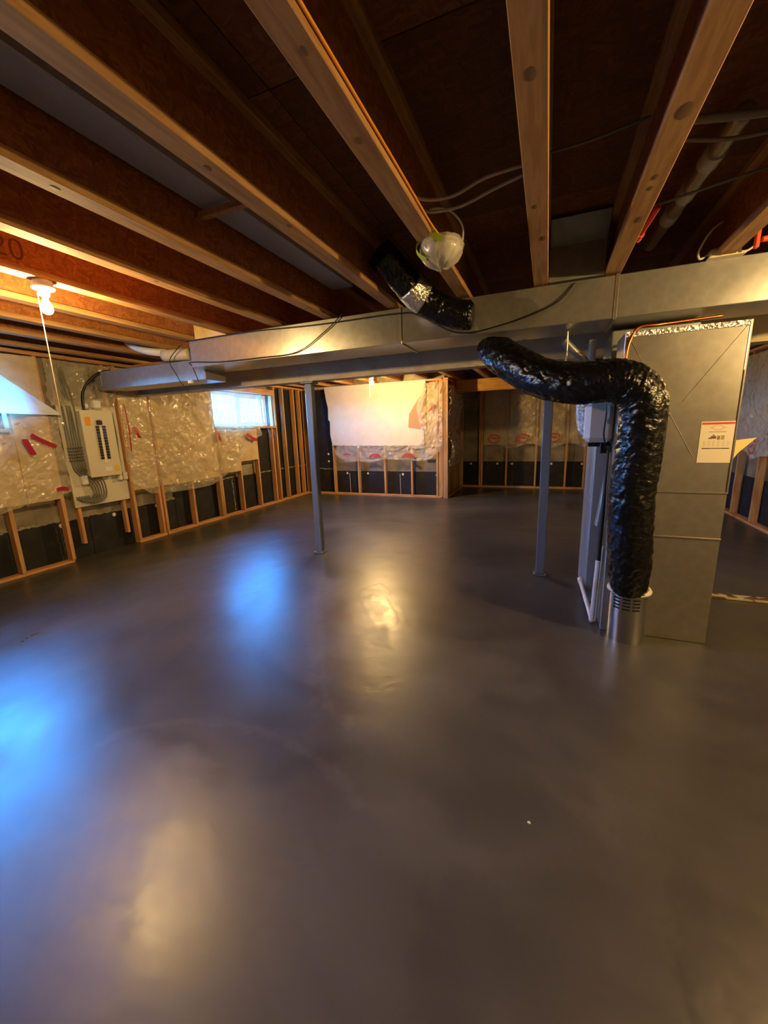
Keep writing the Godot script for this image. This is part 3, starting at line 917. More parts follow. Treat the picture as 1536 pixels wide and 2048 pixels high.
# ------------------------------------------------------------------ far walls
func build_far_walls() -> void:
	var wall: Node3D = get_node("wall_far")
	for x in [[-5.10, -4.36, 2.28], [-4.35, -3.15, 0.51], [-3.14, -1.88, 0.51]]:
		put(wall, "black_board", box(x[1] - x[0], x[2], 0.02, 0.002), M.black_board, Vector3((x[0] + x[1]) / 2, x[2] / 2, -7.79))
	put(wall, "joint_paste", ragged(Vector3(-5.1, 0.56, -7.78), Vector3(-4.36, 0.55, -7.78), Vector3.UP, 0.006, 81), M.mortar)
	put(wall, "joint_paste", ragged(Vector3(-5.1, 2.27, -7.78), Vector3(-4.3, 2.27, -7.78), Vector3.UP, 0.02, 82), M.mortar)
	for w in [[-4.05, 0.46], [-3.55, 0.46], [-2.75, 0.45], [-2.02, 0.44], [-4.5, 0.88], [-4.5, 0.72], [-4.8, 2.12]]:
		washer(wall, Vector3(w[0], w[1], -7.779), Vector3.BACK)
	for x in [-3.98, -2.80]:
		put(wall, "hanging_string", rod(Vector3(x, 0.02, -7.77), Vector3(x - 0.01, 0.46, -7.77), 0.006, 6), M.cable_white, Vector3.ZERO, Basis.IDENTITY, "thin white cord")
	var f := thing("stud_wall", "stud wall under the large tan board, across the far wall", "stud wall", Vector3(-3.4, 0, -7.69), "spruce stud walls")
	put(f, "bottom_plate", box(3.06, 0.038, 0.095), M.plate_wood, Vector3(-3.42, 0.019, -7.69))
	put(f, "top_plate", box(3.06, 0.038, 0.095), M.plate_wood, Vector3(-3.42, 2.278, -7.69))
	for x in [-4.90, -4.30, -3.71, -3.10, -2.51, -1.98]:
		put(f, "stud", box(0.038, 2.218, 0.089), M.stud_wood_pale, Vector3(x, 1.148, -7.69))
	put(f, "corner_post", box(0.085, 2.256, 0.089), M.stud_wood_pale, Vector3(-1.905, 1.148, -7.69))
	var r := thing("stud_wall", "short return stud wall at the corner of the alcove, wrapped in film", "stud wall", Vector3(-1.83, 0, -8.4), "spruce stud walls")
	put(r, "bottom_plate", box(0.095, 0.038, 1.62), M.plate_wood_deep, Vector3(-1.815, 0.019, -8.46))
	put(r, "top_plate", box(0.095, 0.038, 1.62), M.plate_wood_deep, Vector3(-1.815, 2.278, -8.46))
	for zz in [-7.67, -8.25, -8.85, -9.22]:
		put(r, "stud", box(0.089, 2.218, 0.038), M.stud_wood_pale, Vector3(-1.815, 1.148, zz))
	put(r, "backing_board", box(0.012, 2.2, 0.50, 0.002), M.batt_paper, Vector3(-1.855, 1.14, -7.96))
	put(r, "backing_board", box(0.012, 2.2, 0.56, 0.002), M.batt_paper, Vector3(-1.855, 1.14, -8.55))
	var rf := thing("plastic_sheet", "crumpled plastic hanging round the alcove corner post", "plastic sheet", Vector3(-1.76, 1.2, -8.0), "clear vapour barrier sheets")
	put(rf, "film", film(60, 80, func(u: float, v: float): return Vector3(-1.755 + 0.07 * sin(v * 8.0) * (1 - v), lerpf(0.62, 2.15, v), lerpf(-7.66, -8.75 + 0.2 * sin(v * 5.0), u)), Vector3.RIGHT, 0.05, 121, 2.4, 50), M.milky_film)
	# tan board with a ragged left edge
	var bd := thing("tan_board", "large flat tan board fixed over the far wall studs", "board", Vector3(-3.3, 1.06, -7.63))
	put(bd, "sheet", slab(PackedVector2Array([Vector2(-4.30, 1.075), Vector2(-2.24, 1.045), Vector2(-2.24, 1.45), Vector2(-2.46, 1.45), Vector2(-2.52, 1.56), Vector2(-2.40, 1.78), Vector2(-2.20, 1.95), Vector2(-2.20, 2.29), Vector2(-4.43, 2.29), Vector2(-4.40, 2.05), Vector2(-4.36, 1.86), Vector2(-4.37, 1.62), Vector2(-4.33, 1.58), Vector2(-4.34, 1.30)]), 0.012), M.tan_board, Vector3(0, 0, -7.636))
	put(bd, "torn_flap", slab(PackedVector2Array([Vector2(-2.56, 1.40), Vector2(-2.20, 1.34), Vector2(-2.20, 2.02), Vector2(-2.34, 1.96), Vector2(-2.54, 1.66)]), 0.004), M.kraft, Vector3(0, 0, -7.626), Basis.IDENTITY, "brown torn paper flap")
	put(bd, "edge_trim", box(2.1, 0.012, 0.014, 0.002), M.strip_paint, Vector3(-3.27, 1.055, -7.632), Basis(Vector3.BACK, -0.012))
	single("insulation_batt", "narrow tan batt between the large board and the corner post", "insulation", cushion(0.27, 1.5, 0.085, 5), M.batt_paper, Vector3(-2.11, 1.5, -7.70), Basis.IDENTITY, "insulation batts of the far wall")
	var sk := thing("plastic_sheet", "clear plastic skirt hanging below the large tan board", "plastic sheet", Vector3(-3.2, 0.8, -7.62), "clear vapour barrier sheets")
	var low := [[-4.25, 0.92], [-4.0, 0.72], [-3.6, 0.74], [-3.45, 0.70], [-3.1, 0.78], [-2.7, 0.77], [-2.3, 0.74], [-2.1, 0.78], [-1.95, 0.92]]
	put(sk, "film", film(150, 30, func(u: float, v: float):
		var xx := lerpf(-4.22, -1.9, u)
		return Vector3(xx, lerpf(profile(low, xx), 1.06, v), -7.63 + 0.03 * (1 - v)), Vector3.BACK, 0.03, 131, 3.0, 70), M.clear_film)
	for x in [-3.28, -2.55]:
		ring_mark(sk, Vector3(x, 0.80, -7.57), 0.14, 0.10, 0.15, PI - 0.15, 0.28, Basis.IDENTITY)
	ring_mark(sk, Vector3(-3.93, 0.86, -7.57), 0.10, 0.05, 0.2, PI - 0.2, 0.3, Basis.IDENTITY)
	var cr := thing("plastic_sheet", "shiny crumpled plastic between the large tan board and the corner post", "plastic sheet", Vector3(-2.1, 1.6, -7.6), "clear vapour barrier sheets")
	put(cr, "film", film(36, 80, func(u: float, v: float): return Vector3(lerpf(-2.28 + 0.06 * sin(v * 7.0) - 0.1 * (1 - v), -1.86, u), lerpf(1.0, 2.22, v), -7.615 + 0.02 * sin(u * 8.0)), Vector3.BACK, 0.035, 135, 3.5, 60), M.clear_film)
	tape(cr, [Vector3(-2.07, 1.84, -7.555), Vector3(-2.05, 1.76, -7.55), Vector3(-2.11, 1.70, -7.555)], 0.06, Vector3(1, 0.3, 0).normalized(), M.red_tape)
	# alcove
	var al: Node3D = get_node("wall_alcove")
	for x in [[-1.86, -0.68], [-0.67, 0.52], [0.525, 0.90]]:
		put(al, "black_board", box(x[1] - x[0], 0.58, 0.02, 0.002), M.black_board, Vector3((x[0] + x[1]) / 2, 0.29, -9.39))
	for x in [-1.62, -1.02, -0.70, 0.12, 0.72]:
		washer(al, Vector3(x, 0.53, -9.379), Vector3.BACK)
	var a := thing("stud_wall", "dim stud wall across the back of the alcove", "stud wall", Vector3(-0.45, 0, -9.26), "spruce stud walls")
	put(a, "bottom_plate", box(2.55, 0.038, 0.095), M.plate_wood, Vector3(-0.49, 0.019, -9.30))
	put(a, "top_plate", box(2.55, 0.038, 0.095), M.plate_wood, Vector3(-0.49, 2.278, -9.30))
	for x in [-1.40, -0.815, -0.20, 0.40, 0.76]:
		put(a, "stud", box(0.038, 2.218, 0.089), M.stud_wood, Vector3(x, 1.148, -9.30))
	put(a, "stud", box(0.038, 2.218, 0.089), M.stud_wood, Vector3(-1.355, 1.148, -9.30))
	for b in [[-1.335, -0.835, "leftmost insulation batt at the back of the alcove"], [-0.795, -0.22, "bright middle insulation batt at the back of the alcove"], [-0.18, 0.38, "insulation batt behind the right steel post in the alcove"], [0.42, 0.74, "narrow insulation batt at the right end of the alcove"]]:
		single("insulation_batt", b[2], "insulation", cushion(b[1] - b[0], 1.3, 0.085, int(b[0] * 70)), M.batt, Vector3((b[0] + b[1]) / 2, 1.60, -9.32), Basis.IDENTITY, "insulation batts of the alcove")
	var ap := thing("plastic_sheet", "dim clear plastic sheet with red print across the alcove back", "plastic sheet", Vector3(-0.4, 1.5, -9.24), "clear vapour barrier sheets")
	put(ap, "film", film(130, 70, func(u: float, v: float): return Vector3(lerpf(-1.32, 0.80, u), lerpf(0.93 + 0.05 * sin(u * 17.0), 2.15, v), -9.235), Vector3.BACK, 0.03, 141, 2.4, 80), M.clear_film)
	for x in [-1.08, -0.48, 0.14]:
		ring_mark(ap, Vector3(x, 1.10, -9.17), 0.13, 0.10, 0.0, TAU * 0.96, 0.22, Basis.IDENTITY)
	# right side of the alcove
	var ar := thing("stud_wall", "stud wall on the right side of the alcove, left of the furnace", "stud wall", Vector3(0.85, 0, -8.6), "spruce stud walls")
	put(ar, "bottom_plate", box(0.095, 0.038, 1.2), M.plate_wood_deep, Vector3(0.855, 0.019, -8.62))
	put(ar, "top_plate", box(0.095, 0.038, 1.2), M.plate_wood_deep, Vector3(0.855, 2.278, -8.62))
	for zz in [-8.04, -8.62, -9.2]:
		put(ar, "stud", box(0.089, 2.218, 0.038), M.stud_wood_pale, Vector3(0.855, 1.148, zz))
	# header over the alcove
	var hd := thing("header_beam", "yellow laminated wood header beam over the alcove opening", "beam", Vector3(-0.45, 2.06, -8.3))
	put(hd, "ply_board", box(2.50, 0.235, 0.044), M.header_wood, Vector3(-0.49, 2.18, -8.28))
	put(hd, "ply_board", box(2.50, 0.235, 0.044), M.header_wood, Vector3(-0.49, 2.18, -8.325))

# ------------------------------------------------------------------ right wall
func build_right_wall() -> void:
	var wall: Node3D = get_node("wall_right")
	for z in [[-8.0, -6.85], [-6.84, -5.6], [-5.59, -4.4], [-4.39, -3.2]]:
		put(wall, "black_board", box(0.02, 0.58, z[1] - z[0], 0.002), M.black_board, Vector3(2.64, 0.29, (z[0] + z[1]) / 2))
	washer(wall, Vector3(2.629, 0.52, -7.25), Vector3.LEFT)
	var f := thing("stud_wall", "stud wall seen right of the furnace, at the right edge", "stud wall", Vector3(2.58, 0, -6.0), "spruce stud walls")
	put(f, "bottom_plate", box(0.095, 0.038, 4.4), M.plate_wood_deep, Vector3(2.575, 0.019, -5.75))
	put(f, "top_plate", box(0.095, 0.038, 4.4), M.plate_wood_deep, Vector3(2.575, 2.278, -5.75))
	for z in [-7.90, -7.12, -6.52, -5.92, -5.32, -4.72, -4.12]:
		put(f, "stud", box(0.089, 2.218, 0.038), M.stud_wood_pale, Vector3(2.575, 1.148, z))
	for b in [[-7.1, -6.54, "insulation batt in the right wall bay nearest the furnace sticker"], [-6.5, -5.94, "insulation batt in the right wall at the picture's edge"]]:
		single("insulation_batt", b[2], "insulation", cushion(b[1] - b[0], 1.35, 0.085, int(b[0] * 9)), M.batt_paper, Vector3(2.60, 1.56, (b[0] + b[1]) / 2), Basis(Vector3.UP, -PI / 2), "insulation batts of the right wall")
	var p := thing("plastic_sheet", "milky plastic sheet with a red oval print on the right wall", "plastic sheet", Vector3(2.5, 1.4, -6.4), "clear vapour barrier sheets")
	var low := [[5.6, 0.96], [6.25, 0.92], [6.5, 0.86], [6.75, 0.98], [7.2, 1.12], [7.5, 1.2]]
	put(p, "film", film(90, 70, func(u: float, v: float):
		var zz := lerpf(5.6, 7.4, u)
		return Vector3(2.50 - 0.05 * (1 - v), lerpf(profile(low, zz), 2.2, v), -zz), Vector3.LEFT, 0.025, 151, 2.4, 40), M.milky_film)
	ring_mark(p, Vector3(2.405, 1.03, -6.42), 0.10, 0.10, 0.0, TAU * 0.97, 0.25, Basis(Vector3.UP, -PI / 2) * Basis(Vector3.BACK, 0.5))
	# a curled offcut and a sheet of paper caught behind the duct
	var c := thing("insulation_offcut", "curled tan insulation offcut beside the furnace sticker", "insulation", Vector3(2.5, 0.7, -7.25))
	var rows := []
	for k in 13:
		var a := lerpf(-0.4, 2.3, k / 12.0)
		var row := PackedVector3Array()
		for q in [0.09, 0.115]:
			row.append(Vector3(2.42 - cos(a) * q, 0.70 + 0.15 * sin(a) , -7.15))
		for q in [0.115, 0.09]:
			row.append(Vector3(2.42 - cos(a) * q, 0.70 + 0.15 * sin(a), -7.42))
		rows.append(row)
	put(c, "curl", grid(rows, true, null, true), M.batt_paper)
	# small red can on the floor
	var can := thing("spray_can", "small red can with a black base on the floor right of the furnace", "can", Vector3(2.35, 0, -6.95))
	put(can, "base", lathe([[0.0, 0.0], [0.032, 0.0], [0.034, 0.008], [0.034, 0.03], [0.0, 0.03]], 16), M.black_plastic, Vector3(2.35, 0, -6.95))
	put(can, "body", lathe([[0.0, 0.03], [0.033, 0.03], [0.033, 0.10], [0.026, 0.115], [0.0, 0.115]], 16), M.red_tape, Vector3(2.35, 0, -6.95))
	put(can, "cap", lathe([[0.0, 0.115], [0.022, 0.115], [0.02, 0.145], [0.0, 0.147]], 16), M.white_label, Vector3(2.35, 0, -6.95))
	# painted strip across the floor
	single("floor_strip", "worn white-painted wooden strip lying across the floor right of the furnace", "strip", box(1.42, 0.022, 0.07, 0.004), M.strip_paint, Vector3(1.95, 0.011, -3.72), Basis(Vector3.UP, 0.02))
	single("floor_chip", "tiny pale chip lying on the bare floor in the foreground", "debris", lathe([[0.0, 0.003], [0.004, 0.0025], [0.006, 0.0]], 8), M.washer, Vector3(0.008, 0.0, -1.251))

# ------------------------------------------------------------------ beam and posts
func build_beam_and_posts() -> void:
	var b := thing("steel_beam", "long tan painted steel I-beam carried by the two posts", "beam", Vector3(-1.2, 1.90, -3.83))
	put(b, "bottom_flange", box(7.75, 0.016, 0.15, 0.002), M.beam_paint, Vector3(-1.24, 1.923, -3.83))
	put(b, "top_flange", box(7.75, 0.016, 0.15, 0.002), M.beam_paint, Vector3(-1.24, 2.252, -3.83))
	put(b, "web", box(7.75, 0.313, 0.010, 0.001), M.beam_paint, Vector3(-1.24, 2.0875, -3.83))
	put(b, "nailer", box(7.75, 0.038, 0.14, 0.002), M.plate_wood, Vector3(-1.24, 2.280, -3.83), Basis.IDENTITY, "wooden plank on top of the beam")
	for p in [[-2.40, "left grey square steel post standing in the middle of the floor"], [0.0, "right grey square steel post near the furnace"]]:
		var t := thing("steel_post", p[1], "post", Vector3(p[0], 0, -3.83), "steel posts under the beam")
		put(t, "column", box(0.078, 1.881, 0.078, 0.006), M.post_paint, Vector3(p[0], 0.9545, -3.83))
		put(t, "base_plate", box(0.115, 0.014, 0.115, 0.003), M.post_paint, Vector3(p[0], 0.007, -3.83))
		put(t, "top_plate", box(0.15, 0.02, 0.13, 0.003), M.post_paint, Vector3(p[0], 1.905, -3.83))
		for s in [-1, 1]:
			put(t, "bolt", lathe([[0.0, 0.012], [0.009, 0.012], [0.009, 0.0]], 6), M.seam_metal, Vector3(p[0] + s * 0.047, 0.014, -3.78))

# ------------------------------------------------------------------ ducts
func build_ducts() -> void:
	var d := thing("supply_duct", "long galvanised rectangular main duct hanging under the joists", "duct", Vector3(-0.3, 2.03, -3.25))
	var x0 := -3.22
	var cuts := [x0, -1.07, 0.36, 1.55, 2.62]
	for k in 4:
		var xa: float = cuts[k]
		var xb: float = cuts[k + 1]
		put(d, "duct_section", box(xb - xa - 0.004, 0.25, 0.40, 0.004), M.galvanised, Vector3((xa + xb) / 2, 2.160, -3.25))
		if k > 0:
			var st := begin()
			add_box(st, Vector3(0.018, 0.262, 0.008), 0.002, Vector3(0, 0, 0.203))
			add_box(st, Vector3(0.018, 0.008, 0.415), 0.002, Vector3(0, -0.129, 0))
			put(d, "joint_strip", st.commit(), M.seam_metal, Vector3(xa, 2.160, -3.25), Basis.IDENTITY, "bright folded joint strip")
	for x in [-2.6, -1.6, -0.2, 0.9]:
		put(d, "hanger_strap", box(0.03, 0.30, 0.003, 0.001), M.galvanised_dull, Vector3(x, 2.17, -3.453))
	var s := thing("branch_duct", "smaller galvanised duct running on to the left wall, lit blue by the window", "duct", Vector3(-4.0, 1.95, -3.34))
	put(s, "duct_section", box(1.58, 0.20, 0.28, 0.004), M.galvanised_dull, Vector3(-4.02, 2.045, -3.36))
	put(s, "duct_section", box(0.16, 0.18, 0.26, 0.03), M.galvanised_dull, Vector3(-4.88, 2.04, -3.36), Basis(Vector3.BACK, 0.1))
	put(s, "bracket", box(0.05, 0.03, 0.03, 0.003), M.white_label, Vector3(-3.42, 1.932, -3.20), Basis.IDENTITY, "small pale bracket")
	# pan between two joists
	var p := thing("joist_pan", "long grey sheet-metal pan closing the bay between two joists", "duct", Vector3(-1.43, 2.5, -0.6))
	put(p, "sheet", box(0.17, 0.10, 5.0, 0.003), M.pan_steel, Vector3(-1.575, 2.555, -0.60))
	put(p, "side_lip", box(0.008, 0.05, 5.0, 0.002), M.pan_steel, Vector3(-1.485, 2.53, -0.60))
	put(p, "cross_brace", box(0.48, 0.03, 0.035, 0.003), M.flange_wood, Vector3(-1.425, 2.47, -1.75), Basis.IDENTITY, "wooden brace across the pan")
	# sheet-metal boot between the two middle joists
	var bt := thing("duct_boot", "grey sheet-metal boot filling the bay above the main duct", "duct", Vector3(0.125, 2.3, -3.2))
	put(bt, "face_sheet", box(0.325, 0.22, 0.006, 0.001), M.galvanised_dull, Vector3(0.125, 2.41, -3.06))
	put(bt, "bottom_sheet", box(0.325, 0.006, 0.30, 0.001), M.galvanised_dull, Vector3(0.125, 2.303, -3.21))
	put(bt, "angled_lip", box(0.325, 0.006, 0.20, 0.001), M.galvanised_dull, Vector3(0.125, 2.55, -2.98), Basis(Vector3.RIGHT, -0.5))
	# wood blocking at the duct's left end
	single("blocking_board", "pale board wedged between joists above the duct's left end", "board", box(0.42, 0.24, 0.02, 0.003), M.batt_paper, Vector3(-3.02, 2.42, -3.15))
	# cables along the duct
	single("cable", "dark cable running along the top of the main duct", "cable", cable([Vector3(-3.24, 2.27, -3.03), Vector3(-2.5, 2.275, -3.035), Vector3(-1.8, 2.25, -3.035), Vector3(-1.1, 2.245, -3.035), Vector3(-0.92, 2.21, -3.03), Vector3(-0.62, 2.05, -3.0), Vector3(-0.30, 2.075, -3.02), Vector3(0.0, 2.16, -3.03), Vector3(0.12, 2.27, -3.04)], 0.005), M.cable_black, Vector3.ZERO, Basis.IDENTITY, "cables on the main duct")
	single("cable", "thin dark cable sagging across the duct beside the bulb's reflection", "cable", cable([Vector3(-1.55, 2.30, -3.03), Vector3(-1.72, 2.19, -3.035), Vector3(-2.0, 2.06, -3.035), Vector3(-2.4, 2.05, -3.035), Vector3(-2.85, 2.055, -3.035), Vector3(-3.2, 2.08, -3.03), Vector3(-3.26, 2.05, -3.1), Vector3(-3.3, 1.93, -3.19)], 0.004), M.cable_black, Vector3.ZERO, Basis.IDENTITY, "cables on the main duct")
	single("cable", "thin wire hanging in a loop over the branch duct", "cable", cable([Vector3(-3.5, 2.29, -3.2), Vector3(-3.66, 2.16, -3.19), Vector3(-3.6, 2.02, -3.195), Vector3(-3.55, 1.93, -3.2), Vector3(-3.48, 1.84, -3.22)], 0.004), M.cable_black, Vector3.ZERO, Basis.IDENTITY, "cables on the main duct")
	# white vent elbow above the branch duct
	var v := thing("vent_pipe", "white plastic vent elbow above the branch duct", "pipe", Vector3(-3.9, 2.25, -3.35))
	put(v, "elbow", tube(spline([Vector3(-4.25, 2.40, -3.2), Vector3(-4.12, 2.33, -3.2), Vector3(-3.96, 2.28, -3.22), Vector3(-3.80, 2.26, -3.30)], 8), 18, func(_t: float, _a: float): return 0.04), M.pvc_white)
	put(v, "collar", tube(PackedVector3Array([Vector3(-3.84, 2.235, -3.28), Vector3(-3.80, 2.235, -3.29), Vector3(-3.58, 2.235, -3.34), Vector3(-3.54, 2.235, -3.35)]), 18, func(_t: float, _a: float): return 0.06), M.cream_steel)
	# short insulated flex over the duct
	var q := flex("flexible_duct", "short black insulated flexible duct stub draped over the main duct", [Vector3(-1.02, 2.47, -2.55), Vector3(-0.96, 2.40, -2.66), Vector3(-0.86, 2.28, -2.80), Vector3(-0.72, 2.19, -2.88), Vector3(-0.58, 2.14, -2.90), Vector3(-0.50, 2.13, -2.905)], func(t: float): return 0.092 * (1.0 if t < 0.93 else 1.0 - (t - 0.93) * 4.0), 201)
	put(q, "foil_tape", tube(spline([Vector3(-0.90, 2.325, -2.755), Vector3(-0.86, 2.28, -2.80), Vector3(-0.82, 2.25, -2.83)], 4), 24, func(_t: float, _a: float): return 0.100), M.foil_tape, Vector3.ZERO, Basis.IDENTITY, "silver tape band")
	# long insulated flex down to the intake collar
	flex("flexible_duct", "long black insulated flexible duct bending down in front of the furnace", [Vector3(-0.46, 1.955, -3.16), Vector3(-0.36, 1.90, -3.08), Vector3(-0.22, 1.79, -2.93), Vector3(-0.04, 1.675, -2.80), Vector3(0.16, 1.625, -2.71), Vector3(0.33, 1.625, -2.67), Vector3(0.43, 1.585, -2.66), Vector3(0.49, 1.48, -2.665), Vector3(0.495, 1.25, -2.68), Vector3(0.485, 1.0, -2.69), Vector3(0.495, 0.75, -2.70), Vector3(0.515, 0.50, -2.73), Vector3(0.53, 0.345, -2.76)], func(t: float):
		var r := 0.117
		if t < 0.10: r = lerpf(0.07, 0.117, t / 0.10)
		if t > 0.90: r = lerpf(0.117, 0.095, (t - 0.90) / 0.10)
		return r, 211)

func flex(called: String, label: String, pts: Array, radius: Callable, seed_: int) -> Node3D:
	var n := FastNoiseLite.new()
	n.seed = seed_
	n.noise_type = FastNoiseLite.TYPE_SIMPLEX
	n.frequency = 1.0
	n.fractal_octaves = 3
	var path := spline(pts, 16)
	var long := 0.0
	for i in path.size() - 1:
		long += path[i].distance_to(path[i + 1])
	var t := thing(called, label, "duct", pts[-1])
	put(t, "insulated_sleeve", tube(path, 56, func(s: float, a: float):
		var l: float = s * long
		# film gathered round the wire helix: creases slant round the sleeve
		var w := absf(n.get_noise_3d(cos(a) * 2.0, sin(a) * 2.0, l * 13.0 + sin(a + 0.6) * 1.8))
		var w2 := absf(n.get_noise_3d(cos(a) * 5.0 + 9.0, sin(a) * 5.0, l * 26.0))
		return float(radius.call(s)) * (1.0 + 0.06 - 0.15 * w - 0.10 * w2)), M.black_film)
	return t

# ------------------------------------------------------------------ furnace
func build_furnace() -> void:
	var r := thing("return_air_drop", "tall galvanised sheet-metal return air box standing on the floor", "duct", Vector3(0.695, 0, -3.0))
	var zf := -2.85
	# three stacked sheets with folded seams
	for s in [[0.0, 0.685], [0.69, 0.965], [0.97, 1.91]]:
		put(r, "sheet_section", box(0.59, s[1] - s[0], 0.30, 0.004), M.galvanised_box, Vector3(0.695, (s[0] + s[1]) / 2, zf - 0.15))
	for y in [0.688, 0.968]:
		put(r, "seam_strip", box(0.594, 0.010, 0.008, 0.002), M.seam_metal, Vector3(0.695, y, zf + 0.003), Basis.IDENTITY, "bright folded seam")
	put(r, "top_tape", box(0.585, 0.03, 0.004, 0.001), M.foil_tape, Vector3(0.697, 1.893, zf + 0.003), Basis.IDENTITY, "silver tape along the top edge")
	put(r, "corner_strip", box(0.012, 0.95, 0.012, 0.003), M.seam_metal, Vector3(0.986, 1.435, zf))
	# cross-broken panel: two raised creases
	for s in [[Vector3(0.42, 1.88, zf + 0.001), Vector3(0.80, 1.18, zf + 0.001)], [Vector3(0.97, 1.88, zf + 0.001), Vector3(0.72, 1.50, zf + 0.001)]]:
		var a: Vector3 = s[0]
		var b: Vector3 = s[1]
		put(r, "crease", rod(a, b, 0.0013, 6), M.galvanised_box)
	# intake collar at its foot
	var col := put(r, "intake_collar", lathe([[0.108, 0.0], [0.108, 0.33], [0.116, 0.335], [0.116, 0.35], [0.104, 0.352], [0.09, 0.335], [0.0, 0.33]], 40), M.pail_steel, Vector3(0.54, 0.0, -2.80))
	put(col, "collar_rim", lathe([[0.110, 0.325], [0.124, 0.328], [0.126, 0.340], [0.120, 0.350], [0.102, 0.352]], 40), M.pvc_white, Vector3(0.54, 0.0, -2.80), Basis.IDENTITY, "white rolled rim")
	for k in 3:
		for j in 4:
			var a := -0.62 + k * 0.52 + PI / 2 + 0.35
			for i in 1:
				var at := Vector3(0.54 + cos(a) * 0.1085, 0.300 - j * 0.022, -2.80 + sin(a) * 0.1085)
				put(col, "vent_slot", box(0.042, 0.009, 0.003, 0.001), M.dark_hole, at, Basis(Vector3.UP, PI / 2 - a), "dark slot")
	# sticker with a red band
	var im := Image.create(160, 232, false, Image.FORMAT_RGB8)
	im.fill(Color(0.88, 0.85, 0.78))
	im.fill_rect(Rect2i(4, 6, 152, 11), Color(0.82, 0.22, 0.16))
	for k in 200:
		var a := TAU * k / 200.0
		im.fill_rect(Rect2i(int(80 + cos(a) * 24), int(34 + sin(a) * 13), 2, 2), Color(0.80, 0.52, 0.42))
	im.fill_rect(Rect2i(42, 33, 14, 3), Color(0.70, 0.60, 0.48))
	im.fill_rect(Rect2i(106, 33, 14, 3), Color(0.70, 0.60, 0.48))
	im.fill_rect(Rect2i(40, 56, 80, 4), Color(0.66, 0.58, 0.46))
	im.fill_rect(Rect2i(52, 82, 26, 14), Color(0.40, 0.32, 0.24))
	im.fill_rect(Rect2i(42, 90, 16, 7), Color(0.36, 0.29, 0.22))
	im.fill_rect(Rect2i(60, 74, 10, 10), Color(0.52, 0.44, 0.33))
	im.fill_rect(Rect2i(82, 80, 14, 22), Color(0.55, 0.47, 0.37))
	im.fill_rect(Rect2i(100, 78, 16, 24), Color(0.66, 0.58, 0.46))
	for y in [110, 116, 122, 130, 136]:
		for x in range(18, 140, 22):
			im.fill_rect(Rect2i(x, y, 16 - (x + y) % 5, 2), Color(0.72, 0.66, 0.55))
	im.fill_rect(Rect2i(16, 148, 128, 5), Color(0.42, 0.34, 0.24))
	im.fill_rect(Rect2i(16, 148, 34, 5), Color(0.20, 0.15, 0.10))
	im.fill_rect(Rect2i(110, 148, 34, 5), Color(0.20, 0.15, 0.10))
	var sm := StandardMaterial3D.new()
	sm.resource_name = "sticker_print"
	sm.albedo_texture = ImageTexture.create_from_image(im)
	sm.roughness = 0.6
	var q := QuadMesh.new()
	q.size = Vector2(0.160, 0.235)
	put(r, "sticker", q, sm, Vector3(0.902, 1.262, zf + 0.002), Basis.IDENTITY, "white instruction sheet with a red band along the top")
	put(r, "paper_tag", slab(PackedVector2Array([Vector2(0.0, 0.02), Vector2(0.13, 0.035), Vector2(0.05, -0.05), Vector2(0.012, -0.115), Vector2(0.0, -0.12)]), 0.0015), M.paper_yellow, Vector3(0.992, 1.245, -2.93), Basis(Vector3.UP, 0.15), "folded yellow paper sticking out behind the edge")
	# furnace cabinet behind it
	var f := thing("furnace", "grey steel furnace cabinet behind the return air box", "furnace", Vector3(0.62, 0, -3.6))
	var cab := put(f, "cabinet", box(0.56, 1.22, 0.62, 0.008), M.furnace_paint, Vector3(0.61, 0.62, -3.58))
	put(f, "base", box(0.54, 0.02, 0.60, 0.002), M.black_plastic, Vector3(0.61, 0.01, -3.58))
	put(cab, "panel_seam", box(0.004, 0.006, 0.60, 0.001), M.seam_metal, Vector3(0.329, 0.80, -3.58))
	put(f, "supply_plenum", box(0.50, 0.77, 0.48, 0.006), M.galvanised_dull, Vector3(0.64, 1.625, -3.56))
	put(f, "transition", box(0.10, 0.62, 0.085, 0.01), M.galvanised_dull, Vector3(0.44, 0.95, -3.205), Basis(Vector3.BACK, -0.10), "pale sloped sheet between box and furnace")
	put(f, "filter_slot", box(0.05, 0.9, 0.10, 0.004), M.dark_hole, Vector3(0.46, 0.55, -3.20))
	# humidifier
	var h := thing("humidifier", "rounded white plastic humidifier housing beside the black flexible duct", "humidifier", Vector3(0.31, 1.25, -3.15))
	put(h, "housing", box(0.165, 0.26, 0.15, 0.03), M.plastic_white, Vector3(0.314, 1.395, -3.03))
	put(h, "back_frame", box(0.13, 0.30, 0.06, 0.006), M.black_plastic, Vector3(0.33, 1.38, -3.14))
	put(h, "mounting_tab", box(0.06, 0.07, 0.02, 0.004), M.black_plastic, Vector3(0.365, 1.225, -3.04))
	put(h, "solenoid", box(0.035, 0.03, 0.03, 0.005), M.cable_grey, Vector3(0.37, 1.40, -2.94))
	put(h, "water_line", cable([Vector3(0.345, 1.56, -2.945), Vector3(0.345, 1.45, -2.94), Vector3(0.34, 1.32, -2.94), Vector3(0.36, 1.24, -2.95), Vector3(0.385, 1.20, -2.96)], 0.005), M.cable_black)
	put(h, "water_line", cable([Vector3(0.392, 1.50, -2.945), Vector3(0.385, 1.41, -2.935), Vector3(0.36, 1.40, -2.935)], 0.004), M.cable_black)
	put(h, "copper_tube", rod(Vector3(0.345, 1.40, -2.942), Vector3(0.352, 1.60, -2.942), 0.006, 8), M.seam_metal)
	# silver flex behind the humidifier
	var sf := thing("foil_duct", "shiny silver foil flexible duct behind the humidifier", "duct", Vector3(0.3, 1.3, -3.3))
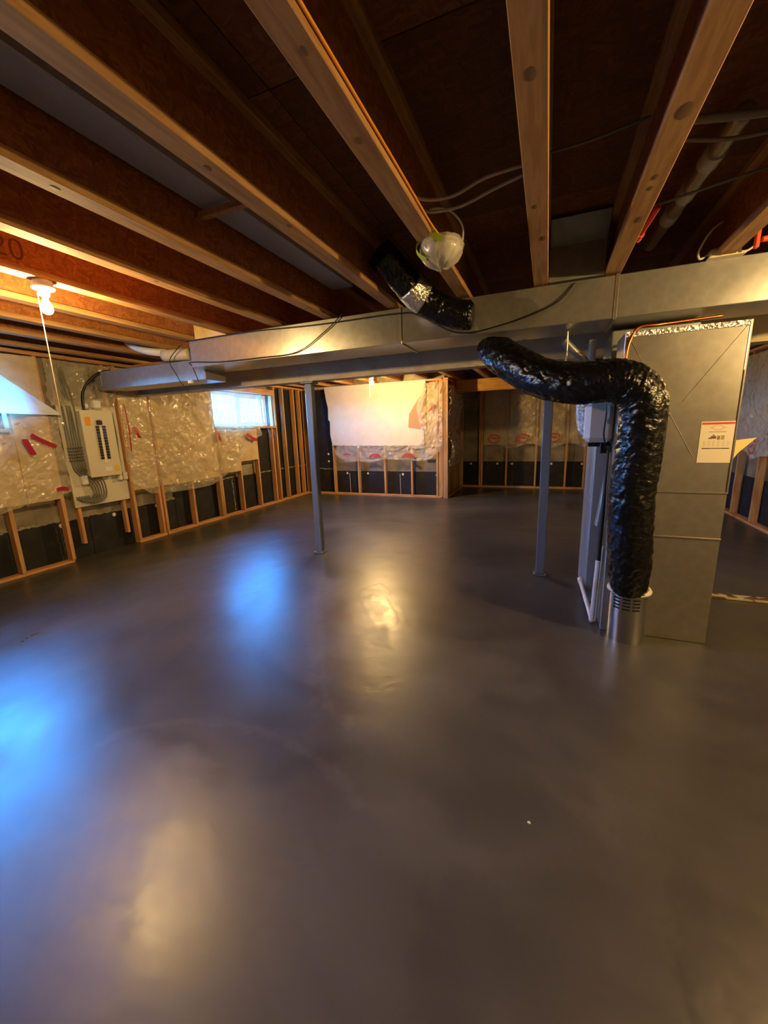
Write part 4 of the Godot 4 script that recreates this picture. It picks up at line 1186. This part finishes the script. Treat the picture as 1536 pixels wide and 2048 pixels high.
	put(sf, "sleeve", tube(spline([Vector3(0.27, 1.68, -3.32), Vector3(0.255, 1.52, -3.32), Vector3(0.275, 1.36, -3.30), Vector3(0.36, 1.29, -3.26)], 14), 30, func(t: float, _a: float): return 0.066 + 0.004 * sin(t * 120.0)), M.foil_flex)
	# drain pipes
	var p := thing("drain_pipe", "white plastic drain pipe with a black hose standing on the floor by the furnace", "pipe", Vector3(0.37, 0, -2.97))
	put(p, "riser", rod(Vector3(0.36, 0.03, -2.945), Vector3(0.372, 0.46, -2.96), 0.017), M.pvc_white)
	put(p, "floor_run", rod(Vector3(0.36, 0.022, -2.945), Vector3(0.305, 0.16, -3.32), 0.016), M.pvc_white)
	put(p, "elbow", lathe([[0.0, -0.022], [0.016, -0.018], [0.022, 0.0], [0.016, 0.018], [0.0, 0.022]], 14), M.pvc_white, Vector3(0.36, 0.024, -2.945))
	put(p, "end_cap", rod(Vector3(0.306, 0.155, -3.31), Vector3(0.302, 0.172, -3.35), 0.020), M.pvc_white)
	put(p, "black_hose", rod(Vector3(0.372, 0.44, -2.96), Vector3(0.385, 1.24, -3.00), 0.014), M.dark_rubber)
	put(p, "thin_line", cable([Vector3(0.39, 1.20, -2.96), Vector3(0.388, 1.0, -2.955), Vector3(0.392, 0.8, -2.955), Vector3(0.388, 0.5, -2.95)], 0.005), M.cable_grey)
	put(p, "metal_edge", box(0.012, 0.55, 0.02, 0.003), M.seam_metal, Vector3(0.384, 0.30, -2.92), Basis(Vector3.BACK, -0.02))
	# copper line along the top of the box
	single("copper_pipe", "thin copper pipe running along the top of the return air box", "pipe", cable([Vector3(0.41, 1.62, -2.835), Vector3(0.41, 1.76, -2.835), Vector3(0.425, 1.86, -2.84), Vector3(0.47, 1.93, -2.87), Vector3(0.60, 1.95, -2.95), Vector3(0.90, 1.97, -3.0)], 0.008), M.copper)
	# diagonal vent piece between furnace and duct
	single("vent_brace", "grey diagonal vent pipe under the main duct, left of the furnace plenum", "pipe", rod(Vector3(0.08, 1.985, -3.35), Vector3(0.33, 1.73, -3.42), 0.028), M.galvanised_dull)
	single("hanging_rod", "thin steel rod hanging from the main duct beside the black flexible duct", "rod", rod(Vector3(0.10, 1.60, -3.2), Vector3(0.10, 2.02, -3.2), 0.006, 8), M.seam_metal)
	single("pale_pipe", "pale vertical pipe behind the black flexible duct", "pipe", rod(Vector3(0.285, 1.27, -3.52), Vector3(0.285, 2.0, -3.52), 0.026), M.cream_steel)

# ------------------------------------------------------------------ bulbs
func bulb_lamp(at: Vector3, label: String, energy: float, string_to: float) -> void:
	# porcelain lampholder under a joist, bare bulb below it
	var t := thing("bulb_lamp", label, "lamp", at, "bare bulbs under the joists")
	put(t, "junction_box", lathe([[0.0, 0.030], [0.046, 0.030], [0.050, 0.027], [0.050, 0.0], [0.0, 0.0]], 8), M.plastic_white, at)
	put(t, "lampholder", lathe([[0.0, 0.0], [0.056, 0.0], [0.058, -0.006], [0.054, -0.016], [0.030, -0.022], [0.026, -0.048], [0.022, -0.052], [0.0, -0.052]], 32), M.porcelain, at)
	var b := put(t, "light_bulb", lathe([[0.0, -0.152], [0.012, -0.150], [0.022, -0.144], [0.029, -0.132], [0.031, -0.118], [0.029, -0.104], [0.021, -0.086], [0.015, -0.070], [0.014, -0.052], [0.0, -0.050]], 24), M.lit_bulb, at)
	b.cast_shadow = GeometryInstance3D.SHADOW_CASTING_SETTING_ON
	if string_to > 0:
		put(t, "pull_string", rod(at + Vector3(-0.045, -0.03, 0.01), Vector3(at.x - 0.045, string_to, at.z + 0.01), 0.0028, 6), M.cable_white)
		put(t, "pull_knob", lathe([[0.0, -0.02], [0.005, -0.018], [0.007, -0.006], [0.004, 0.0], [0.0, 0.002]], 10), M.porcelain, Vector3(at.x - 0.045, string_to, at.z + 0.01))
	var l := OmniLight3D.new()
	l.name = "bulb_light"
	t.add_child(l)
	l.global_position = at + Vector3(0, -0.118, 0)
	l.light_color = Color(1.0, 0.83, 0.54)
	l.light_energy = energy
	l.light_size = 0.03
	l.omni_range = 20.0
	l.omni_attenuation = 2.0
	l.shadow_enabled = true

func build_bulbs() -> void:
	bulb_lamp(Vector3(-2.755, 2.270, -1.60), "lit bare bulb with a long pull string, near left joist", 2.0, 1.50)
	bulb_lamp(Vector3(-2.755, 2.270, -6.35), "lit bare bulb in front of the large tan board", 3.8, 1.95)
	bulb_lamp(Vector3(1.94, 2.270, -1.75), "lit bare bulb at the right, outside the picture", 3.7, 0.0)

# ------------------------------------------------------------------ overhead details
func build_overhead_details() -> void:
	# fixture wrapped in film, on the joist
	var f := thing("wrapped_fixture", "round ceiling light fixture wrapped in clear plastic and lime tape", "lamp", Vector3(-0.54, 2.30, -2.16))
	var c := Vector3(-0.535, 2.30, -2.17)
	put(f, "base_pan", lathe([[0.0, 0.0], [0.09, 0.0], [0.095, -0.008], [0.09, -0.022], [0.0, -0.024]], 30), M.plastic_white, c)
	put(f, "glass_bowl", lathe([[0.085, -0.022], [0.088, -0.035], [0.075, -0.062], [0.045, -0.082], [0.0, -0.088]], 30), M.porcelain, c)
	var n := FastNoiseLite.new()
	n.seed = 8
	n.frequency = 2.2
	var rows := []
	for p in [[0.10, 0.004], [0.108, -0.02], [0.106, -0.05], [0.085, -0.085], [0.05, -0.105], [0.012, -0.110]]:
		var row := PackedVector3Array()
		for j in 36:
			var a := TAU * j / 36
			var w: float = p[0] * (1.0 + 0.13 * n.get_noise_3d(cos(a) * 2, p[1] * 22, sin(a) * 2))
			row.append(c + Vector3(cos(a) * w, p[1] * (1 + 0.25 * n.get_noise_2d(cos(a) * 2 + 5, sin(a) * 2)), sin(a) * w))
		rows.append(row)
	put(f, "plastic_wrap", grid(rows, true), M.milky_film)
	for k in 2:
		var pts := [c + Vector3(-0.10, 0.03, -0.07 + k * 0.09), c + Vector3(-0.118, -0.02, -0.04 + k * 0.09), c + Vector3(-0.10, -0.06, -0.01 + k * 0.07), c + Vector3(-0.06, -0.09, 0.02 + k * 0.05)]
		tape(f, pts, 0.035, Vector3(0.3, 0.2, 1).normalized(), M.lime_tape, "lime_tape")
	tape(f, [c + Vector3(-0.04, 0.02, 0.115), c + Vector3(0.0, -0.015, 0.118), c + Vector3(0.03, -0.03, 0.112)], 0.03, Vector3(0.2, 1, 0.1).normalized(), M.lime_tape, "lime_tape")
	# white cables across the bays
	single("cable", "upper of two white cables sagging across the bay by the wrapped fixture", "cable", cable([Vector3(-0.60, 2.40, -1.75), Vector3(-0.55, 2.345, -1.83), Vector3(-0.42, 2.335, -1.86), Vector3(-0.28, 2.36, -1.84), Vector3(-0.13, 2.375, -1.85)], 0.0065), M.cable_white, Vector3.ZERO, Basis.IDENTITY, "white cables between joists")
	single("cable", "lower of two white cables sagging across the bay by the wrapped fixture", "cable", cable([Vector3(-0.60, 2.38, -1.96), Vector3(-0.53, 2.345, -1.96), Vector3(-0.40, 2.345, -1.97), Vector3(-0.25, 2.36, -1.93), Vector3(-0.13, 2.375, -1.91)], 0.0065), M.cable_white, Vector3.ZERO, Basis.IDENTITY, "white cables between joists")
	single("cable", "white cable looping down into the wrapped fixture", "cable", cable([Vector3(-0.58, 2.36, -1.98), Vector3(-0.52, 2.37, -1.99), Vector3(-0.46, 2.37, -2.05), Vector3(-0.425, 2.34, -2.13), Vector3(-0.43, 2.29, -2.17)], 0.005), M.cable_white, Vector3.ZERO, Basis.IDENTITY, "white cables between joists")
	single("cable", "orange-brown wire along the joist edge to the wrapped fixture", "cable", cable([Vector3(-0.551, 2.325, -0.5), Vector3(-0.550, 2.325, -1.0), Vector3(-0.549, 2.327, -1.6), Vector3(-0.548, 2.325, -2.0), Vector3(-0.53, 2.31, -2.12)], 0.005), M.orange_label, Vector3.ZERO, Basis.IDENTITY, "white cables between joists")
	single("cable", "thin dim cable between the middle joist and the knotty joist", "cable", cable([Vector3(-0.04, 2.42, -1.9), Vector3(0.10, 2.43, -1.91), Vector3(0.29, 2.46, -1.92)], 0.005), M.cable_grey, Vector3.ZERO, Basis.IDENTITY, "white cables between joists")
	single("cable", "upper cable crossing the dark bay right of the knotty joist", "cable", cable([Vector3(0.38, 2.41, -1.90), Vector3(0.6, 2.40, -1.95), Vector3(0.86, 2.42, -2.03)], 0.014), M.cable_grey, Vector3.ZERO, Basis.IDENTITY, "cables in the right bays")
	single("cable", "middle cable crossing the dark bay right of the knotty joist", "cable", cable([Vector3(0.38, 2.41, -2.00), Vector3(0.58, 2.39, -2.05), Vector3(0.86, 2.42, -2.12)], 0.007), M.cable_grey, Vector3.ZERO, Basis.IDENTITY, "cables in the right bays")
	single("cable", "cable crossing in front of the white vent pipe", "cable", cable([Vector3(0.38, 2.40, -2.50), Vector3(0.5, 2.40, -2.46), Vector3(0.66, 2.41, -2.42), Vector3(0.86, 2.43, -2.40)], 0.006), M.cable_grey, Vector3.ZERO, Basis.IDENTITY, "cables in the right bays")
	# vent pipe in the right bay
	var p := thing("vent_pipe", "long pale plastic vent pipe in the dark bay at upper right", "pipe", Vector3(0.6, 2.5, -2.7))
	put(p, "pipe", rod(Vector3(0.63, 2.52, -2.15), Vector3(0.565, 2.52, -3.35), 0.036), M.galvanised_dull)
	for z in [-2.42, -2.70, -2.95]:
		var x := lerpf(0.63, 0.565, (z + 2.15) / -1.2)
		put(p, "coupling", rod(Vector3(x, 2.52, z + 0.05), Vector3(x - 0.005, 2.52, z - 0.05), 0.043), M.pan_steel)
	# red pipe clip
	var rc := thing("red_pipe", "short red plastic pipe by the knotty joist", "pipe", Vector3(0.42, 2.36, -2.5))
	put(rc, "pipe", rod(Vector3(0.43, 2.37, -2.44), Vector3(0.395, 2.335, -2.66), 0.012, 12), M.red_tape)
	put(rc, "end_fitting", rod(Vector3(0.40, 2.34, -2.63), Vector3(0.392, 2.333, -2.68), 0.018, 12), M.orange_pipe)
	# terminal block on the duct
	var tb := thing("control_box", "small pale three-terminal control block on top of the main duct", "control box", Vector3(0.89, 2.29, -3.1))
	put(tb, "tray", box(0.17, 0.006, 0.10, 0.002), M.cream_steel, Vector3(0.885, 2.286, -3.05))
	for k in 3:
		put(tb, "terminal", box(0.045, 0.05, 0.05, 0.006), M.cream_steel, Vector3(0.835 + k * 0.05, 2.315, -3.06), Basis(Vector3.UP, 0.05))
	put(tb, "lead", cable([Vector3(0.81, 2.32, -3.07), Vector3(0.77, 2.30, -3.05), Vector3(0.75, 2.33, -3.0), Vector3(0.78, 2.40, -2.95), Vector3(0.83, 2.44, -2.95)], 0.006), M.cable_white)
	put(tb, "lead", cable([Vector3(0.95, 2.31, -3.06), Vector3(0.99, 2.31, -3.06), Vector3(1.02, 2.33, -3.06)], 0.006), M.cable_white)
	single("orange_pipe", "short orange pipe with a valve under the joist at the right edge", "pipe", rod(Vector3(1.02, 2.33, -2.98), Vector3(1.30, 2.33, -2.98), 0.014, 14), M.orange_pipe)
	single("pipe_bracket", "small orange bracket holding the orange pipe at the right edge", "bracket", box(0.02, 0.10, 0.03, 0.004), M.orange_pipe, Vector3(1.0, 2.34, -2.98))

# ------------------------------------------------------------------ electrical
func build_electrical() -> void:
	var bd := thing("backing_board", "pale painted plywood board carrying the electrical panel", "board", Vector3(-5.0, 0.62, -3.15))
	put(bd, "plywood", box(0.018, 1.16, 0.66, 0.003), M.board_white, Vector3(-5.02, 1.19, -3.14))
	var p := thing("electrical_panel", "cream breaker panel with two columns of breakers on the left wall", "electrical panel", Vector3(-4.95, 0.95, -3.16))
	put(p, "enclosure", box(0.09, 0.75, 0.35, 0.006), M.cream_steel, Vector3(-4.965, 1.33, -3.165))
	var cov := put(p, "cover", box(0.010, 0.77, 0.37, 0.004), M.cream_steel, Vector3(-4.916, 1.33, -3.165))
	var mb := put(p, "main_breaker", box(0.02, 0.05, 0.06, 0.004), M.black_plastic, Vector3(-4.905, 1.575, -3.175))
	put(mb, "main_switch", box(0.014, 0.02, 0.02, 0.003), M.cable_grey, Vector3(-4.895, 1.60, -3.175))
	put(p, "centre_strip", box(0.006, 0.42, 0.036, 0.002), M.white_label, Vector3(-4.909, 1.31, -3.18))
	for col in 2:
		for k in 12:
			put(p, "breaker", box(0.016, 0.028, 0.036, 0.003), M.blue_switch if (k < 4 and col == 1) or k == 3 else M.black_plastic, Vector3(-4.905, 1.525 - k * 0.033, -3.145 - col * 0.075))
	put(cov, "orange_sticker", box(0.002, 0.10, 0.06, 0.0005), M.orange_label, Vector3(-4.910, 1.59, -3.05), Basis.IDENTITY, "orange sticker")
	put(cov, "yellow_sticker", box(0.002, 0.07, 0.05, 0.0005), M.yellow_label, Vector3(-4.910, 1.03, -3.30), Basis.IDENTITY, "yellow sticker")
	put(cov, "paper_label", box(0.002, 0.05, 0.08, 0.0005), M.white_label, Vector3(-4.910, 1.03, -3.20))
	for b in [["white box on top of the breaker panel, larger one", Vector3(-4.955, 1.785, -3.20), Vector3(0.07, 0.10, 0.09)], ["white box on top of the breaker panel, smaller one", Vector3(-4.965, 1.765, -3.09), Vector3(0.05, 0.06, 0.05)]]:
		single("transformer_box", b[0], "electrical box", box(b[2].x, b[2].y, b[2].z, 0.012), M.plastic_white, b[1], Basis.IDENTITY, "small white electrical boxes")
	for b in [["white outlet box right below the breaker panel, left one of two", Vector3(-4.985, 0.915, -3.36), Vector3(0.05, 0.10, 0.055)], ["white outlet box right below the breaker panel, right one of two", Vector3(-4.985, 0.915, -3.43), Vector3(0.05, 0.10, 0.055)], ["white square box below the cable bundle left of the panel", Vector3(-4.985, 0.92, -2.94), Vector3(0.05, 0.11, 0.075)]]:
		var o := thing("outlet_box", b[0], "electrical box", b[1], "small white electrical boxes")
		put(o, "cover", box(b[2].x, b[2].y, b[2].z, 0.010), M.plastic_white, b[1])
		put(o, "socket", box(0.004, b[2].y * 0.45, b[2].z * 0.5, 0.001), M.white_label, b[1] + Vector3(b[2].x / 2 + 0.001, 0, 0))
	# grey cables coming down left of the panel, ending in a coil
	for k in 6:
		var z := -2.84 - k * 0.026
		single("service_cable", ["leftmost", "second", "third", "fourth", "fifth", "rightmost"][k] + " of six grey cables coming down left of the breaker panel", "cable", cable([Vector3(-5.0, 2.2, z + 0.05), Vector3(-4.99, 1.8, z + 0.01 * sin(k * 2.0)), Vector3(-4.985, 1.4, z), Vector3(-4.985, 1.10, z - 0.01), Vector3(-4.975, 1.0, z - 0.05 - 0.01 * k), Vector3(-4.97, 0.88, z - 0.14 - 0.008 * k), Vector3(-4.965, 0.75 - 0.01 * k, z - 0.17), Vector3(-4.96, 0.68 - 0.008 * k, z - 0.06 + 0.004 * k), Vector3(-4.96, 0.74, z + 0.03)], 0.008), M.cable_grey, Vector3.ZERO, Basis.IDENTITY, "grey cables left of the panel")
	for k in 5:
		put(bd, "cable_clip", box(0.012, 0.012, 0.16, 0.002), M.cable_grey, Vector3(-4.975, 1.30 - k * 0.035, -2.90))
	single("service_cable", "thick black cable curving from the branch duct down to the panel", "cable", cable([Vector3(-4.75, 2.16, -3.30), Vector3(-4.86, 2.12, -3.22), Vector3(-4.93, 2.0, -3.12), Vector3(-4.95, 1.88, -3.07), Vector3(-4.955, 1.71, -3.06)], 0.016), M.cable_black)
	single("service_cable", "grey cable from the panel's right side down to the outlets", "cable", cable([Vector3(-4.99, 1.7, -3.40), Vector3(-4.99, 1.4, -3.41), Vector3(-4.985, 1.1, -3.39), Vector3(-4.985, 0.97, -3.38)], 0.007), M.cable_grey)
